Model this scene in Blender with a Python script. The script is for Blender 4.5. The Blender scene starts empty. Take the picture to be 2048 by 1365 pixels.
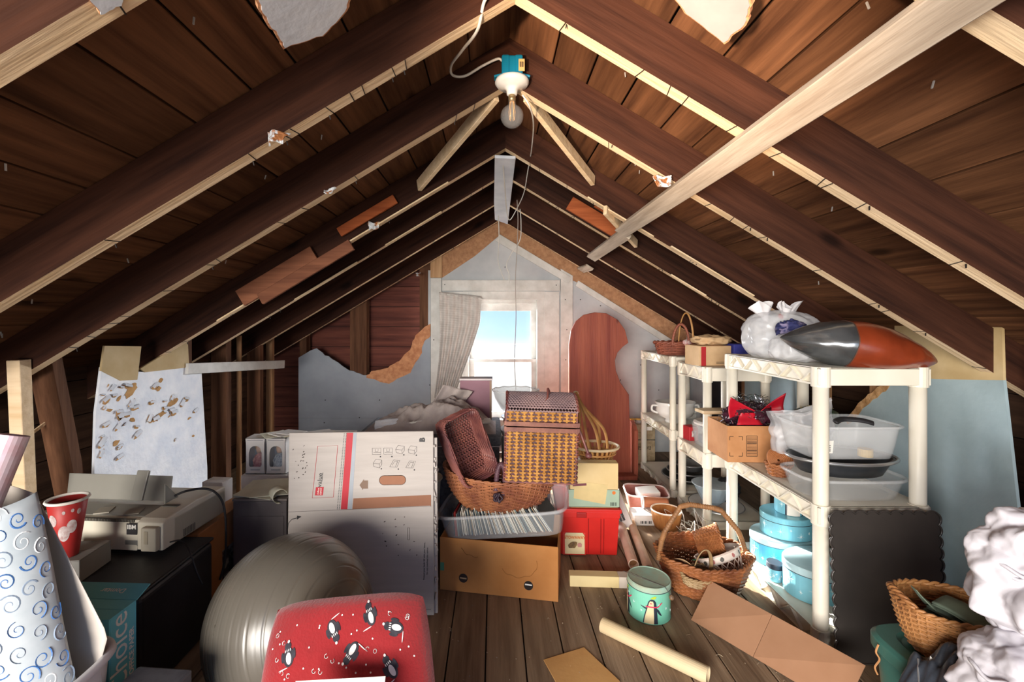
import bpy, bmesh, math, random
from math import sin, cos, pi, radians, sqrt, atan2, floor, exp
from mathutils import Vector as V, Matrix, Euler, noise
random.seed(7)
scene = bpy.context.scene
col = scene.collection

# ---------------------------------------------------------------- camera
CZ, F, VX, VY = 1.21, 910.2, 988.0, 640.0
cam = bpy.data.cameras.new('camera')
cam.sensor_width = 36.0
cam.lens = 16.0
cam.shift_x = (1024 - VX) / 2048
cam.shift_y = -(682.5 - VY) / 2048
cam.clip_start = 0.02
camo = bpy.data.objects.new('camera', cam)
camo.location = (0, 0, CZ)
camo.rotation_euler = (pi / 2, 0, 0)
col.objects.link(camo)
scene.camera = camo

# ---------------------------------------------------------------- sky, sun, daylight from the open end behind the camera, added fill lamps
vs = scene.view_settings
vs.view_transform = 'Standard'
vs.look = 'None'
vs.gamma = 1.0
vs.use_curve_mapping = False
vs.exposure = 1.12
w = bpy.data.worlds.new('sky')
scene.world = w
w.use_nodes = True
nt = w.node_tree
nt.nodes.clear()
tc = nt.nodes.new('ShaderNodeTexCoord')
sx = nt.nodes.new('ShaderNodeSeparateXYZ')
rmp = nt.nodes.new('ShaderNodeValToRGB')
bg = nt.nodes.new('ShaderNodeBackground')
wo = nt.nodes.new('ShaderNodeOutputWorld')
mr = nt.nodes.new('ShaderNodeMapRange')
mr.inputs['From Min'].default_value = -0.2
mr.inputs['From Max'].default_value = 0.8
nt.links.new(tc.outputs['Generated'], sx.inputs[0])
nt.links.new(sx.outputs['Z'], mr.inputs['Value'])
nt.links.new(mr.outputs[0], rmp.inputs[0])
nt.links.new(rmp.outputs[0], bg.inputs[0])
nt.links.new(bg.outputs[0], wo.inputs[0])
e = rmp.color_ramp.elements
e[0].position = 0.0; e[0].color = (0.80, 0.81, 0.80, 1)
e[1].position = 1.0; e[1].color = (0.16, 0.33, 0.72, 1)
for p, c in ((0.105, (0.86, 0.88, 0.88)), (0.135, (0.70, 0.82, 0.93)), (0.165, (0.42, 0.64, 0.92)), (0.21, (0.33, 0.56, 0.90)), (0.5, (0.25, 0.45, 0.85))):
    q = e.new(p); q.color = (*c, 1)
bg.inputs['Strength'].default_value = 0.66

def light(name, kind, loc, target, energy, color, **kw):
    L = bpy.data.lights.new(name, kind)
    L.energy = energy
    L.color = color
    for k, v in kw.items():
        setattr(L, k, v)
    o = bpy.data.objects.new(name, L)
    o.location = loc
    o.rotation_euler = (V(target) - V(loc)).to_track_quat('-Z', 'Y').to_euler()
    col.objects.link(o)
    return o

light('sun', 'SUN', (-2, 7, 4), (-2 + .96, 7 - 1.75, 4 - .84), 20.0, (1.0, 0.95, 0.86), angle=radians(0.8))
light('front_sky_daylight', 'AREA', (0.1, 5.35, 2.35), (0.2, 2.6, 0.3), 600, (0.90, 0.95, 1.0), shape='RECTANGLE', size=2.4, size_y=1.3)
light('side_window_fill', 'AREA', (2.35, 6.2, 1.45), (-1.75, 2.3, 0.85), 420, (0.92, 0.96, 1.0), shape='RECTANGLE', size=1.6, size_y=1.2)  # added lamp outside the window, out of view, brightens the left panel
light('side_window_fill', 'AREA', (-1.75, 6.3, 1.45), (1.9, 1.9, 0.7), 380, (0.95, 0.97, 1.0), shape='RECTANGLE', size=1.4, size_y=1.2)  # added counterpart on the other side, brightens the right wall and shelves
light('rear_opening_daylight', 'AREA', (-1.7, -2.8, 1.15), (0.3, 2.4, 0.9), 230, (1.0, 0.93, 0.84), shape='RECTANGLE', size=2.6, size_y=1.8)
light('rear_rafter_spot', 'SPOT', (-0.75, -0.9, 0.75), (0.42, 1.26, 2.0), 400, (1.0, 0.74, 0.52), spot_size=radians(27), spot_blend=.9, shadow_soft_size=.06)  # added spot behind the camera, no known source; brightens the near rafters

# ---------------------------------------------------------------- helpers
def P(px, py, d):
    return V(((px - VX) * d / F, d, CZ + (VY - py) * d / F))

def FP(px, py, z=0.0):
    d = (CZ - z) * F / (py - VY)
    return V(((px - VX) * d / F, d, z))

MATS = {}
def _mat(name):
    m = bpy.data.materials.new(name)
    m.use_nodes = True
    n = m.node_tree
    b = n.nodes['Principled BSDF']
    return m, n, b

def c4(c):
    if isinstance(c, str):
        c = [int(c[i:i + 2], 16) / 255 for i in (0, 2, 4)]
        c = [x / 12.92 if x <= .04045 else ((x + .055) / 1.055) ** 2.4 for x in c]
    return (c[0], c[1], c[2], 1)

def mat(name, c, rough=.6, metal=0, c2=None, var=.10, scale=5, stretch=(1, 1, 1), bump=0, bscale=60, objvar=0, detail=4, spec=.5, coat=0, emit=0, contrast=(.35, .65), clear=0, knots=0, sheen=0):
    """procedural surface: two tones mixed by noise, optional bump, per-object tint, see-through share"""
    if name in MATS:
        return MATS[name]
    m, n, b = _mat(name)
    N, Lk = n.nodes, n.links
    c = c4(c)
    if c2 is None:
        c2 = tuple(max(0, x * (1 - var * 2)) for x in c[:3]) + (1,)
    else:
        c2 = c4(c2)
    t = N.new('ShaderNodeTexCoord'); mp = N.new('ShaderNodeMapping')
    mp.inputs['Scale'].default_value = stretch
    Lk.new(t.outputs['Object'], mp.inputs[0])
    nz = N.new('ShaderNodeTexNoise'); nz.inputs['Scale'].default_value = scale; nz.inputs['Detail'].default_value = detail; nz.inputs['Roughness'].default_value = .6
    oi = N.new('ShaderNodeObjectInfo')
    if objvar:
        ad = N.new('ShaderNodeVectorMath'); ad.operation = 'ADD'
        cb = N.new('ShaderNodeCombineXYZ'); ml = N.new('ShaderNodeMath'); ml.operation = 'MULTIPLY'; ml.inputs[1].default_value = 37
        Lk.new(oi.outputs['Random'], ml.inputs[0]); Lk.new(ml.outputs[0], cb.inputs[0]); Lk.new(ml.outputs[0], cb.inputs[1]); Lk.new(ml.outputs[0], cb.inputs[2])
        Lk.new(mp.outputs[0], ad.inputs[0]); Lk.new(cb.outputs[0], ad.inputs[1])
        vec = ad.outputs[0]
    else:
        vec = mp.outputs[0]
    Lk.new(vec, nz.inputs['Vector'])
    mrg = N.new('ShaderNodeMapRange'); mrg.inputs['From Min'].default_value = contrast[0]; mrg.inputs['From Max'].default_value = contrast[1]
    Lk.new(nz.outputs[0], mrg.inputs['Value'])
    mx = N.new('ShaderNodeMix'); mx.data_type = 'RGBA'
    mx.inputs[6].default_value = c; mx.inputs[7].default_value = c2
    Lk.new(mrg.outputs[0], mx.inputs[0])
    out = mx.outputs[2]
    if knots:
        vo = N.new('ShaderNodeTexVoronoi'); vo.inputs['Scale'].default_value = knots
        m2 = N.new('ShaderNodeMapping'); m2.inputs['Scale'].default_value = [min(1, s * .25) if s > 1 else 1 if s == 1 else .45 for s in stretch]
        Lk.new(t.outputs['Object'], m2.inputs[0])
        a2 = N.new('ShaderNodeVectorMath'); a2.operation = 'ADD'
        Lk.new(m2.outputs[0], a2.inputs[0])
        if objvar:
            Lk.new(cb.outputs[0], a2.inputs[1])
        Lk.new(a2.outputs[0], vo.inputs['Vector'])
        r2 = N.new('ShaderNodeMapRange'); r2.inputs['From Min'].default_value = .05; r2.inputs['From Max'].default_value = .12; r2.inputs['To Min'].default_value = .8; r2.inputs['To Max'].default_value = 0
        Lk.new(vo.outputs['Distance'], r2.inputs['Value'])
        mk = N.new('ShaderNodeMix'); mk.data_type = 'RGBA'
        mk.inputs[7].default_value = tuple(x * .35 for x in c2[:3]) + (1,)
        Lk.new(r2.outputs[0], mk.inputs[0]); Lk.new(out, mk.inputs[6])
        out = mk.outputs[2]
    if objvar:
        hs = N.new('ShaderNodeHueSaturation')
        r3 = N.new('ShaderNodeMapRange'); r3.inputs['To Min'].default_value = 1 - objvar; r3.inputs['To Max'].default_value = 1 + objvar
        Lk.new(oi.outputs['Random'], r3.inputs['Value']); Lk.new(r3.outputs[0], hs.inputs['Value']); Lk.new(out, hs.inputs['Color'])
        out = hs.outputs[0]
    Lk.new(out, b.inputs['Base Color'])
    b.inputs['Roughness'].default_value = rough
    b.inputs['Metallic'].default_value = metal
    b.inputs['Specular IOR Level'].default_value = spec
    b.inputs['Coat Weight'].default_value = coat
    b.inputs['Sheen Weight'].default_value = sheen
    if emit:
        b.inputs['Emission Color'].default_value = c; b.inputs['Emission Strength'].default_value = emit
    if bump:
        nb = N.new('ShaderNodeTexNoise'); nb.inputs['Scale'].default_value = bscale; nb.inputs['Detail'].default_value = 3
        bp = N.new('ShaderNodeBump'); bp.inputs['Strength'].default_value = bump; bp.inputs['Distance'].default_value = .01
        Lk.new(vec, nb.inputs['Vector']); Lk.new(nb.outputs[0], bp.inputs['Height']); Lk.new(bp.outputs[0], b.inputs['Normal'])
    if clear:
        tr = N.new('ShaderNodeBsdfTransparent'); ms = N.new('ShaderNodeMixShader'); ms.inputs[0].default_value = clear
        Lk.new(b.outputs[0], ms.inputs[1]); Lk.new(tr.outputs[0], ms.inputs[2])
        Lk.new(ms.outputs[0], N['Material Output'].inputs[0])
    MATS[name] = m
    return m

def wood(name, c, c2, axis='Y', rough=.75, objvar=.18, knots=2.2, scale=4, bump=.25, contrast=(.3, .7)):
    s = {'X': (.9, 14, 14), 'Y': (14, .9, 14), 'Z': (14, 14, .9)}[axis]
    return mat(name, c, rough, c2=c2, scale=scale * .5, stretch=s, bump=bump, bscale=6, objvar=objvar, knots=knots, detail=6, contrast=contrast, spec=.12)

class MB:
    def __init__(s):
        s.v = []; s.f = []; s.m = []
    def add(s, vs, fs, mi=0, M=None):
        o = len(s.v)
        s.v += [(M @ V(p)) if M else V(p) for p in vs]
        s.f += [tuple(i + o for i in f) for f in fs]
        s.m += [mi] * len(fs)
        return s
    def box(s, size, loc=(0, 0, 0), rot=None, mi=0, M=None):
        x, y, z = size[0] / 2, size[1] / 2, size[2] / 2
        vs = [V((a * x, b * y, c * z)) for c in (-1, 1) for b in (-1, 1) for a in (-1, 1)]
        T = Matrix.Translation(loc) @ (Euler(rot).to_matrix().to_4x4() if rot else Matrix())
        if M: T = M @ T
        return s.add(vs, [(0, 2, 3, 1), (4, 5, 7, 6), (0, 1, 5, 4), (2, 6, 7, 3), (0, 4, 6, 2), (1, 3, 7, 5)], mi, T)
    def bar(s, a, b, wd, h, up=(0, 0, 1), mi=0):
        a, b = V(a), V(b)
        d = (b - a); L = d.length; d.normalize()
        sd = d.cross(V(up)).normalized(); u = sd.cross(d)
        M = Matrix((sd, d, u)).transposed().to_4x4(); M.translation = (a + b) / 2
        return s.box((wd, L, h), mi=mi, M=M)
    def tube(s, pts, r, n=6, closed=False, mi=0, flat=1.0):
        pts = [V(p) for p in pts]; k = len(pts); rs = r if isinstance(r, (list, tuple)) else [r] * k
        vs, fs = [], []
        t0 = None; nrm = None
        for i in range(k):
            if closed: t = pts[(i + 1) % k] - pts[i - 1]
            else: t = pts[min(i + 1, k - 1)] - pts[max(i - 1, 0)]
            if t.length < 1e-9: t = V((0, 0, 1))
            t.normalize()
            if nrm is None:
                nrm = t.orthogonal().normalized()
            else:
                nrm = nrm - t * nrm.dot(t)
                if nrm.length < 1e-6: nrm = t.orthogonal()
                nrm.normalize()
            bn = t.cross(nrm)
            for j in range(n):
                a = 2 * pi * j / n
                vs.append(pts[i] + (nrm * cos(a) + bn * sin(a) * flat) * rs[i])
        for i in range(k if closed else k - 1):
            i2 = (i + 1) % k
            for j in range(n):
                j2 = (j + 1) % n
                fs.append((i * n + j, i * n + j2, i2 * n + j2, i2 * n + j))
        if not closed:
            fs.append(tuple(range(n - 1, -1, -1))); fs.append(tuple((k - 1) * n + j for j in range(n)))
        return s.add(vs, fs, mi)
    def lathe(s, prof, n=28, loc=(0, 0, 0), sx=1, sy=1, mi=0, M=None):
        vs, fs = [], []
        for r, z in prof:
            for j in range(n):
                a = 2 * pi * j / n
                vs.append((r * cos(a) * sx + loc[0], r * sin(a) * sy + loc[1], z + loc[2]))
        for i in range(len(prof) - 1):
            for j in range(n):
                j2 = (j + 1) % n
                fs.append((i * n + j, i * n + j2, (i + 1) * n + j2, (i + 1) * n + j))
        if prof[0][0] > 1e-6: fs.append(tuple(range(n - 1, -1, -1)))
        if prof[-1][0] > 1e-6: fs.append(tuple((len(prof) - 1) * n + j for j in range(n)))
        return s.add(vs, fs, mi, M)
    def prism(s, poly, t, M=None, mi=0):
        """poly in local xy, thickness t along local -z .. 0"""
        n = len(poly)
        vs = [(x, y, 0) for x, y in poly] + [(x, y, -t) for x, y in poly]
        fs = [tuple(range(n)), tuple(range(2 * n - 1, n - 1, -1))]
        fs += [(i, i + n, (i + 1) % n + n, (i + 1) % n) for i in range(n)]
        return s.add(vs, fs, mi, M)
    def grid(s, fn, nu, nv, cu=False, mi=0, M=None):
        """fn(u,v) -> point"""
        ku = nu if cu else nu + 1
        vs = [fn(i / nu, j / nv) for j in range(nv + 1) for i in range(ku)]
        fs = []
        for j in range(nv):
            for i in range(nu):
                i2 = (i + 1) % ku
                fs.append((j * ku + i, j * ku + i2, (j + 1) * ku + i2, (j + 1) * ku + i))
        return s.add(vs, fs, mi, M)
    def decal(s, rows, fn, nc=4, mi=0):
        """rows of (y, x0, x1) mapped by fn(x, y)"""
        return s.grid(lambda u, v: fn(*_row(rows, u, v)), nc, len(rows) - 1, mi=mi)
    def build(s, name, mats, parent=None, smooth=False, bevel=0, solid=0, sub=0, M=None, seg=2):
        me = bpy.data.meshes.new(name)
        me.from_pydata([tuple(p) for p in s.v], [], s.f)
        if not isinstance(mats, (list, tuple)): mats = [mats]
        for m in mats: me.materials.append(m)
        me.polygons.foreach_set('material_index', s.m)
        if smooth: me.polygons.foreach_set('use_smooth', [True] * len(me.polygons))
        me.update()
        o = bpy.data.objects.new(name, me)
        col.objects.link(o)
        if parent: o.parent = parent
        if M: o.matrix_basis = M
        if sub:
            md = o.modifiers.new('subdivision', 'SUBSURF'); md.levels = sub; md.render_levels = sub
        if solid:
            md = o.modifiers.new('solidify', 'SOLIDIFY'); md.thickness = solid; md.offset = 0
        if bevel:
            md = o.modifiers.new('bevel', 'BEVEL'); md.width = bevel; md.segments = seg; md.limit_method = 'ANGLE'; md.angle_limit = radians(40)
        return o

def _row(rows, u, v):
    k = v * (len(rows) - 1); i = min(int(k + 1e-6), len(rows) - 2); f = k - i
    a, b = rows[i], rows[i + 1]
    y = a[0] + (b[0] - a[0]) * f; x0 = a[1] + (b[1] - a[1]) * f; x1 = a[2] + (b[2] - a[2]) * f
    return x0 + (x1 - x0) * u, y

def thing(name, label, cat, loc=(0, 0, 0), rot=(0, 0, 0), group=None):
    o = bpy.data.objects.new(name, None)
    o.empty_display_size = .05
    o.location = loc
    o.rotation_euler = rot if isinstance(rot, (tuple, list)) else (0, 0, rot)
    col.objects.link(o)
    return tag(o, label, cat, group)

def tag(o, label, cat, group=None):
    o['label'] = label; o['category'] = cat
    if group: o['group'] = group
    return o

def struct(o):
    o['kind'] = 'structure'
    return o

def stuff(o):
    o['kind'] = 'stuff'
    return o

def faceM(loc, n='-y', roll=0):
    """frame for a print: local x right, y up, z out of the face"""
    M = {'-y': Matrix(((1, 0, 0), (0, 0, -1), (0, 1, 0))), 'x': Matrix(((0, 0, 1), (1, 0, 0), (0, 1, 0))), '-x': Matrix(((0, 0, -1), (-1, 0, 0), (0, 1, 0))), 'z': Matrix.Identity(3)}[n].to_4x4()
    M = M @ Matrix.Rotation(roll, 4, 'Z')
    M.translation = loc
    return M

def text(body, size, m, parent, M, name='lettering', align='CENTER', squeeze=1.0, ext=.0003, off=0):
    c = bpy.data.curves.new('t', 'FONT')
    c.body = body; c.size = size; c.align_x = align; c.align_y = 'CENTER'; c.extrude = ext; c.resolution_u = 3; c.offset = off
    t = bpy.data.objects.new('t', c); col.objects.link(t)
    bpy.context.view_layer.update()
    me = bpy.data.meshes.new_from_object(t.evaluated_get(bpy.context.evaluated_depsgraph_get()))
    bpy.data.objects.remove(t); bpy.data.curves.remove(c)
    me.materials.clear(); me.materials.append(m); me.name = name
    o = bpy.data.objects.new(name, me); col.objects.link(o)
    o.parent = parent
    o.matrix_basis = M @ Matrix.Diagonal((squeeze, 1, 1, 1))
    stuff(o)
    return o

def nz(p, s=1.0, seed=0):
    return noise.noise(V((p[0] * s + seed * 7.3, p[1] * s - seed * 3.1, p[2] * s + seed * 1.7)))

def ridge(p, s, seed, octv=3):
    a, t, f = 1.0, 0, s
    for i in range(octv):
        t += a * (1 - abs(nz(p, f, seed + i)) * 2.2); a *= .5; f *= 1.9
    return t

def crumple(name, m, parent, radii, seed=1, amp=.05, nu=72, nv=44, s=None, flat=True, cen=(0, 0, 0), power=1.0, top=None):
    """closed crumpled lump, resting on its base at z = 0"""
    s = s or 2.2 / max(radii)
    def fn(u, v):
        th = 2 * pi * u; ph = pi * (v * .998 + .001)
        d = V((cos(th) * sin(ph), sin(th) * sin(ph), -cos(ph)))
        q = V([math.copysign(abs(x) ** power, x) for x in d])
        p = V((q.x * radii[0], q.y * radii[1], q.z * radii[2]))
        k = 1 + amp * (ridge(p, s, seed) - .6)
        p = p * k
        if top: p = top(p, u, v)
        if flat: p.z = max(p.z, -radii[2] * .86 + .004 * nz(p, s * 2, seed + 5))
        return (p.x + cen[0], p.y + cen[1], p.z + cen[2] + (radii[2] * .86 if flat else 0))
    return MB().grid(fn, nu, nv, cu=True).build(name, m, parent, smooth=True)

def weave(ring, nst, rows, r, amp, name, m, parent, stake=None, sm=None, sides=4, part_rim=True, rimr=None, base=True, handle=None, rim_m=None, v0=0.0):
    """real basketwork: horizontal strands passing in and out of upright stakes. ring(u, v) -> point"""
    b = MB()
    nst += nst % 2
    cen = lambda v: sum((ring(i / 12, v) for i in range(12)), V()) / 12
    for j in range(rows):
        v = v0 + (j + .5) / rows * (1 - v0)
        c = cen(v)
        pts = []
        for i in range(nst * 2):
            u = i / (nst * 2)
            p = ring(u, v); n = (p - c); n.z = 0
            if n.length > 1e-6: n.normalize()
            pts.append(p + n * amp * cos(pi * (i / 2 + j)))
        b.tube(pts, r, sides, closed=True)
    stuff(b.build('weave', m, parent, smooth=sides > 4))
    b = MB()
    for i in range(nst):
        b.tube([ring(i / nst, v0 + (1 - v0) * k / 5) for k in range(6)], stake or r * .9, 4)
    stuff(b.build('stakes', sm or m, parent))
    if part_rim:
        b = MB(); rr = rimr or r * 2.2
        for ph in (0, pi):
            pts = []
            n = nst * 3
            for i in range(n):
                u = i / n; p = ring(u, 1.0); c = cen(1.0)
                d = (p - c); d.z = 0; d.normalize()
                a = 2 * pi * i / 6 + ph
                pts.append(p + d * cos(a) * rr * .55 + V((0, 0, sin(a) * rr * .55)))
            b.tube(pts, rr * .62, 5, closed=True)
        stuff(b.build('rim', rim_m or m, parent, smooth=True))
    if base:
        n = 32
        b = MB()
        pts = [ring(i / n, v0) for i in range(n)]
        b.add([p * 1 for p in pts] + [p + V((0, 0, .006)) for p in pts], [tuple(range(n - 1, -1, -1)), tuple(range(n, 2 * n))] + [(i, (i + 1) % n, (i + 1) % n + n, i + n) for i in range(n)])
        b.build('base', m, parent)

def sring(rx, ry, h, tap=.8, p=2.0, bow=0.0, sag=None):
    """superelliptic basket wall, base at z = 0; tap = base size / rim size"""
    def ring(u, v):
        a = 2 * pi * u
        cx, sy_ = cos(a), sin(a)
        k = tap + (1 - tap) * (v ** .8) + bow * sin(pi * v)
        x = math.copysign(abs(cx) ** (2 / p), cx) * rx * k
        y = math.copysign(abs(sy_) ** (2 / p), sy_) * ry * k
        z = h * v
        if sag: z += sag(cx, sy_, v)
        return V((x, y, z))
    return ring

def hoop(b, a, c, top, r, n=20, sides=6, flat=1.0, mi=0):
    """arched handle from a to c, crown height top above their mean"""
    a, c = V(a), V(c); mid = (a + c) / 2
    pts = [mid + (a - mid) * cos(pi * i / n) + V((0, 0, top * sin(pi * i / n))) for i in range(n + 1)]
    return b.tube(pts, r, sides, mi=mi, flat=flat)

def wrap(b, pts, r, turns, rr, mi=0):
    """cane wound round a handle"""
    pts = [V(p) for p in pts]
    out = []
    n = turns * 6
    up = V((0, 1, 0.01))
    for i in range(n + 1):
        k = i / n * (len(pts) - 1); q = min(int(k), len(pts) - 2); f = k - q
        p = pts[q].lerp(pts[q + 1], f); t = (pts[q + 1] - pts[q]).normalized()
        s1 = t.cross(up).normalized(); s2 = t.cross(s1)
        a = 2 * pi * i / 6
        out.append(p + (s1 * cos(a) + s2 * sin(a)) * r)
    return b.tube(out, rr, 4, mi=mi)

def carton(name, label, cat, size, loc, rot, m, group=None, open_top=False, tape=None, th=.004):
    """cardboard box: walls, base and top flaps meeting over a gap"""
    t = thing(name, label, cat, loc, rot, group)
    wx, wy, h = size
    b = MB()
    b.box((wx, th, h), (0, -wy / 2 + th / 2, h / 2)).box((wx, th, h), (0, wy / 2 - th / 2, h / 2))
    b.box((th, wy - 2 * th, h), (-wx / 2 + th / 2, 0, h / 2)).box((th, wy - 2 * th, h), (wx / 2 - th / 2, 0, h / 2))
    b.box((wx - 2 * th, wy - 2 * th, th), (0, 0, th / 2))
    b.build('body', m, t, bevel=.0012, seg=1)
    if not open_top:
        for s in (-1, 1):
            MB().box((wx, wy / 2 - .0012, th * .8), (0, s * wy / 4, h + th * .4)).build('flap', m, t, bevel=.001, seg=1)
    if tape:
        MB().box((wx + .002, .045, .0006), (0, 0, h + th + .0002)).build('tape', tape, t)
    return t
# ---------------------------------------------------------------- shared materials
M_raft = wood('rafter_wood', '472a1e', '25140f', 'X', knots=4.0, objvar=.22)
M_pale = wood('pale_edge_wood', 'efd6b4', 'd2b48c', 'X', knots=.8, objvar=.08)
M_board = wood('roof_board_wood', '7d553a', '4a2f20', 'Y', knots=4.0, objvar=.3)
M_plank = wood('floor_plank_wood', '9a846c', '6c5846', 'Y', knots=3.0, objvar=.14, rough=.6)
M_stud = wood('stud_wood', 'b08862', '7d5a40', 'Z', knots=1.2)
M_studd = wood('dark_stud_wood', '76523c', '4a3022', 'Z', knots=1.2)
M_dark = mat('dark_void_board', '3a2d27', .9, c2='241c1a', scale=4)
M_clap = wood('sheathing_plank_wood', '744438', '4c2a26', 'X', knots=.9)
M_gwall = mat('painted_wallboard', 'c3c5c6', .75, c2='aeb2b6', scale=3, bump=.08, bscale=25)
M_gwall_l = mat('grey_blue_wallboard', 'a2a9b2', .7, c2='8a919c', scale=2.5, bump=.08, bscale=25, contrast=(.3, .7))
M_fibre = mat('torn_fibreboard', 'd39a70', .95, c2='b07450', scale=22, bump=.8, bscale=40)
M_fibstrip = mat('bare_fibreboard', 'b58a66', .95, c2='9a6f50', scale=30, bump=.3, bscale=80)
M_white = mat('white_trim_paint', 'd6d4cf', .55, c2='bfbcb6', scale=7, bump=.12, bscale=30)
M_wpaint = mat('chalky_white_paint', 'd9dde4', .65, c2='c4cad4', scale=6, bump=.15, bscale=40)
M_blue = mat('pale_blue_wall_paint', 'a9bcc2', .7, c2='93a7ae', scale=3, bump=.12, bscale=30)
M_cream = mat('tan_wallpaper_backing', 'cdb68c', .8, c2='bca274', scale=5, bump=.1, bscale=30)
M_black = mat('black_ink', '1d1b1e', .6, var=.05)
M_nail = mat('iron_nail', '2b2422', .6, metal=.4)
M_galv = mat('galvanised_nail', 'd8d8d6', .4, metal=.3)

SL, RX, RZ = .60, .06, CZ + .90          # roof slope, ridge line
RD = [.70, 1.253, 1.728, 2.385, 2.814, 3.42, 4.07]
CA = 1 / sqrt(1 + SL * SL); SA = SL * CA
def roof(x, off=0.0):
    """underside of the rafters at x (off = vertical lift)"""
    return RZ - SL * abs(x - RX) + off
def slopeM(sgn, y):
    """frame on a roof slope: local x runs down the slope, y along the ridge, z out through the roof"""
    xd = V((sgn * CA, 0, -SA)); zd = V((sgn * SA, 0, CA)); yd = zd.cross(xd)
    M = Matrix((xd, yd, zd)).transposed().to_4x4(); M.translation = (RX, y, RZ)
    return M

# ---------------------------------------------------------------- floor
fl = struct(MB().box((4.4, 5.6, .03), (0, 1.6, -.040)).build('floor', M_dark))
x = -2.12
while x < 2.1:
    wd = random.uniform(.135, .146)
    MB().box((wd - .005, 5.5, .024), (0, 0, 0)).build('plank', M_plank, fl, bevel=.002, seg=1, M=Matrix.Translation((x + wd / 2, 1.6, -.012 - random.uniform(0, .0015))))
    x += wd

# ---------------------------------------------------------------- roof
y0, y1 = -1.0, 4.36
SLOPE_LEN = 2.75
b = MB()
for s in (-1, 1):
    M = slopeM(s, 0)
    b.box((SLOPE_LEN + .13, y1 - y0, .01), (SLOPE_LEN / 2 - .05, (y0 + y1) / 2 * (1 if s > 0 else -1), .185), M=M)
ce = struct(b.build('ceiling', M_dark))
for s in (-1, 1):
    M = slopeM(s, 0)
    q = -.16 * SL
    while q < SLOPE_LEN:
        wd = random.uniform(.14, .20)
        T = M @ Matrix.Translation((q + wd / 2, (y0 + y1) / 2 * (1 if s > 0 else -1), .158 + random.uniform(0, .002)))
        MB().box((wd - .006, y1 - y0, .02)).build('roof_board', M_board, ce, bevel=.002, seg=1, M=T)
        q += wd
for i, d in enumerate(RD):
    for s in (-1, 1):
        yy = (d + .0225)
        ln = 2.62
        b = MB()
        vs = [(0, -.0225, 0), (ln, -.0225, 0), (ln, .0225, 0), (0, .0225, 0), (.145 * SL * -1 * -1 * 0, -.0225, .146), (ln, -.0225, .146), (ln, .0225, .146), (0, .0225, .146)]
        # plumb cut at the ridge
        vs[4] = (-.146 * SA / CA, -.0225, .146); vs[7] = (-.146 * SA / CA, .0225, .146)
        b.add(vs, [(0, 1, 5, 4), (1, 2, 6, 5), (2, 3, 7, 6), (3, 0, 4, 7), (4, 5, 6, 7)], 0)
        b.add(vs[:4], [(3, 2, 1, 0)], 1)  # clean bare underside, its colour also lightened to stand for bounced floor light
        fm = M_raft
        b.build('rafter', [fm, M_pale], ce, M=slopeM(s, yy))
# nails left in the rafter edges, and roofing nail points
rn = random.Random(3)
b = MB(); b2 = MB()
for d in RD:
    for s in (-1, 1):
        for k in range(13):
            q = rn.uniform(.15, 2.2)
            M = slopeM(s, d + .022)
            a = rn.uniform(-.35, .35)
            b.tube([M @ V((q - a * .02, -.024, -.0015)), M @ V((q + a * .02, .023, -.0015))], .0014, 4)
            if rn.random() < .5:
                b.tube([M @ V((q + .01, -.02, -.001)), M @ V((q + .014, -.022, -.012))], .002, 4)
        for k in range(8):
            q = rn.uniform(.1, 2.2)
            M = slopeM(s, d + rn.uniform(.1, .45))
            p = M @ V((q, 0, .148))
            b2.tube([p, p + V((rn.uniform(-.004, .004), rn.uniform(-.004, .004), -.016))], .0022, 4)
stuff(b.build('bent_nails', M_nail, ce)); stuff(b2.build('roofing_nails', M_galv, ce))

# white board under the ridge, braces, strip across the rafters, patches
b = MB()
za = RZ - .035
poly = [(-.058, 2.385), (.052, 2.40), (.060, 4.05), (-.055, 3.86), (-.062, 3.3)]
b.prism([(x + .062, y) for x, y in poly], .016, Matrix.Translation((0, 0, za + .0)))
b.build('ridge_board', M_wpaint, ce, bevel=.002, seg=1)
MB().bar(P(992, 188, 1.785), P(838, 372, 2.375), .06, .022, up=(0, -1, .2)).build('brace', M_pale, ce, bevel=.002, seg=1)
MB().bar(P(1052, 190, 1.785), P(1186, 362, 2.375), .055, .022, up=(0, -1, .2)).build('brace', M_pale, ce, bevel=.002, seg=1)
M = slopeM(1, 0)
qx = lambda X: (X - RX) / CA
b = MB().box((.075, 2.1, .028), (qx(.72), 1.49 - .0, -.016), M=M)
b.build('furring_strip', mat('weathered_lath', 'cdbfae', .8, c2='ab9a88', scale=3, stretch=(14, .9, 14), bump=.2, bscale=8), ce, bevel=.002, seg=1)
MB().box((.075, .92, .026), (qx(.745), 3.0, -.016), (0, 0, -.015), M=M).build('furring_strip', MATS['weathered_lath'], ce, bevel=.002, seg=1)
MB().box((.072, .30, .02), (qx(.80), 3.96, -.013), (0, 0, .06), M=M).build('furring_strip', MATS['weathered_lath'], ce, bevel=.002, seg=1)
M_patch = wood('orange_patch_wood', 'b5653c', '7c3c22', 'X', knots=2.5)
MB().box((.36, .02, .085), (.62, 2.79 - .0, .05), M=slopeM(1, 0)).build('patch_board', M_patch, ce, bevel=.002, seg=1)
MB().box((.16, .02, .03), (.66, 2.78, .118), M=slopeM(1, 0)).build('patch_board', M_patch, ce, bevel=.002, seg=1)
MB().box((.45, .02, .09), (1.36, -2.36, .03), M=slopeM(-1, 0)).build('patch_board', wood('brown_patch_wood', '8a5a42', '5f3a2c', 'X'), ce, bevel=.002, seg=1)
MB().box((.55, .02, .06), (1.22, -2.35, -.03), M=slopeM(-1, 0)).build('patch_board', MATS['brown_patch_wood'], ce, bevel=.002, seg=1)
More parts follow.
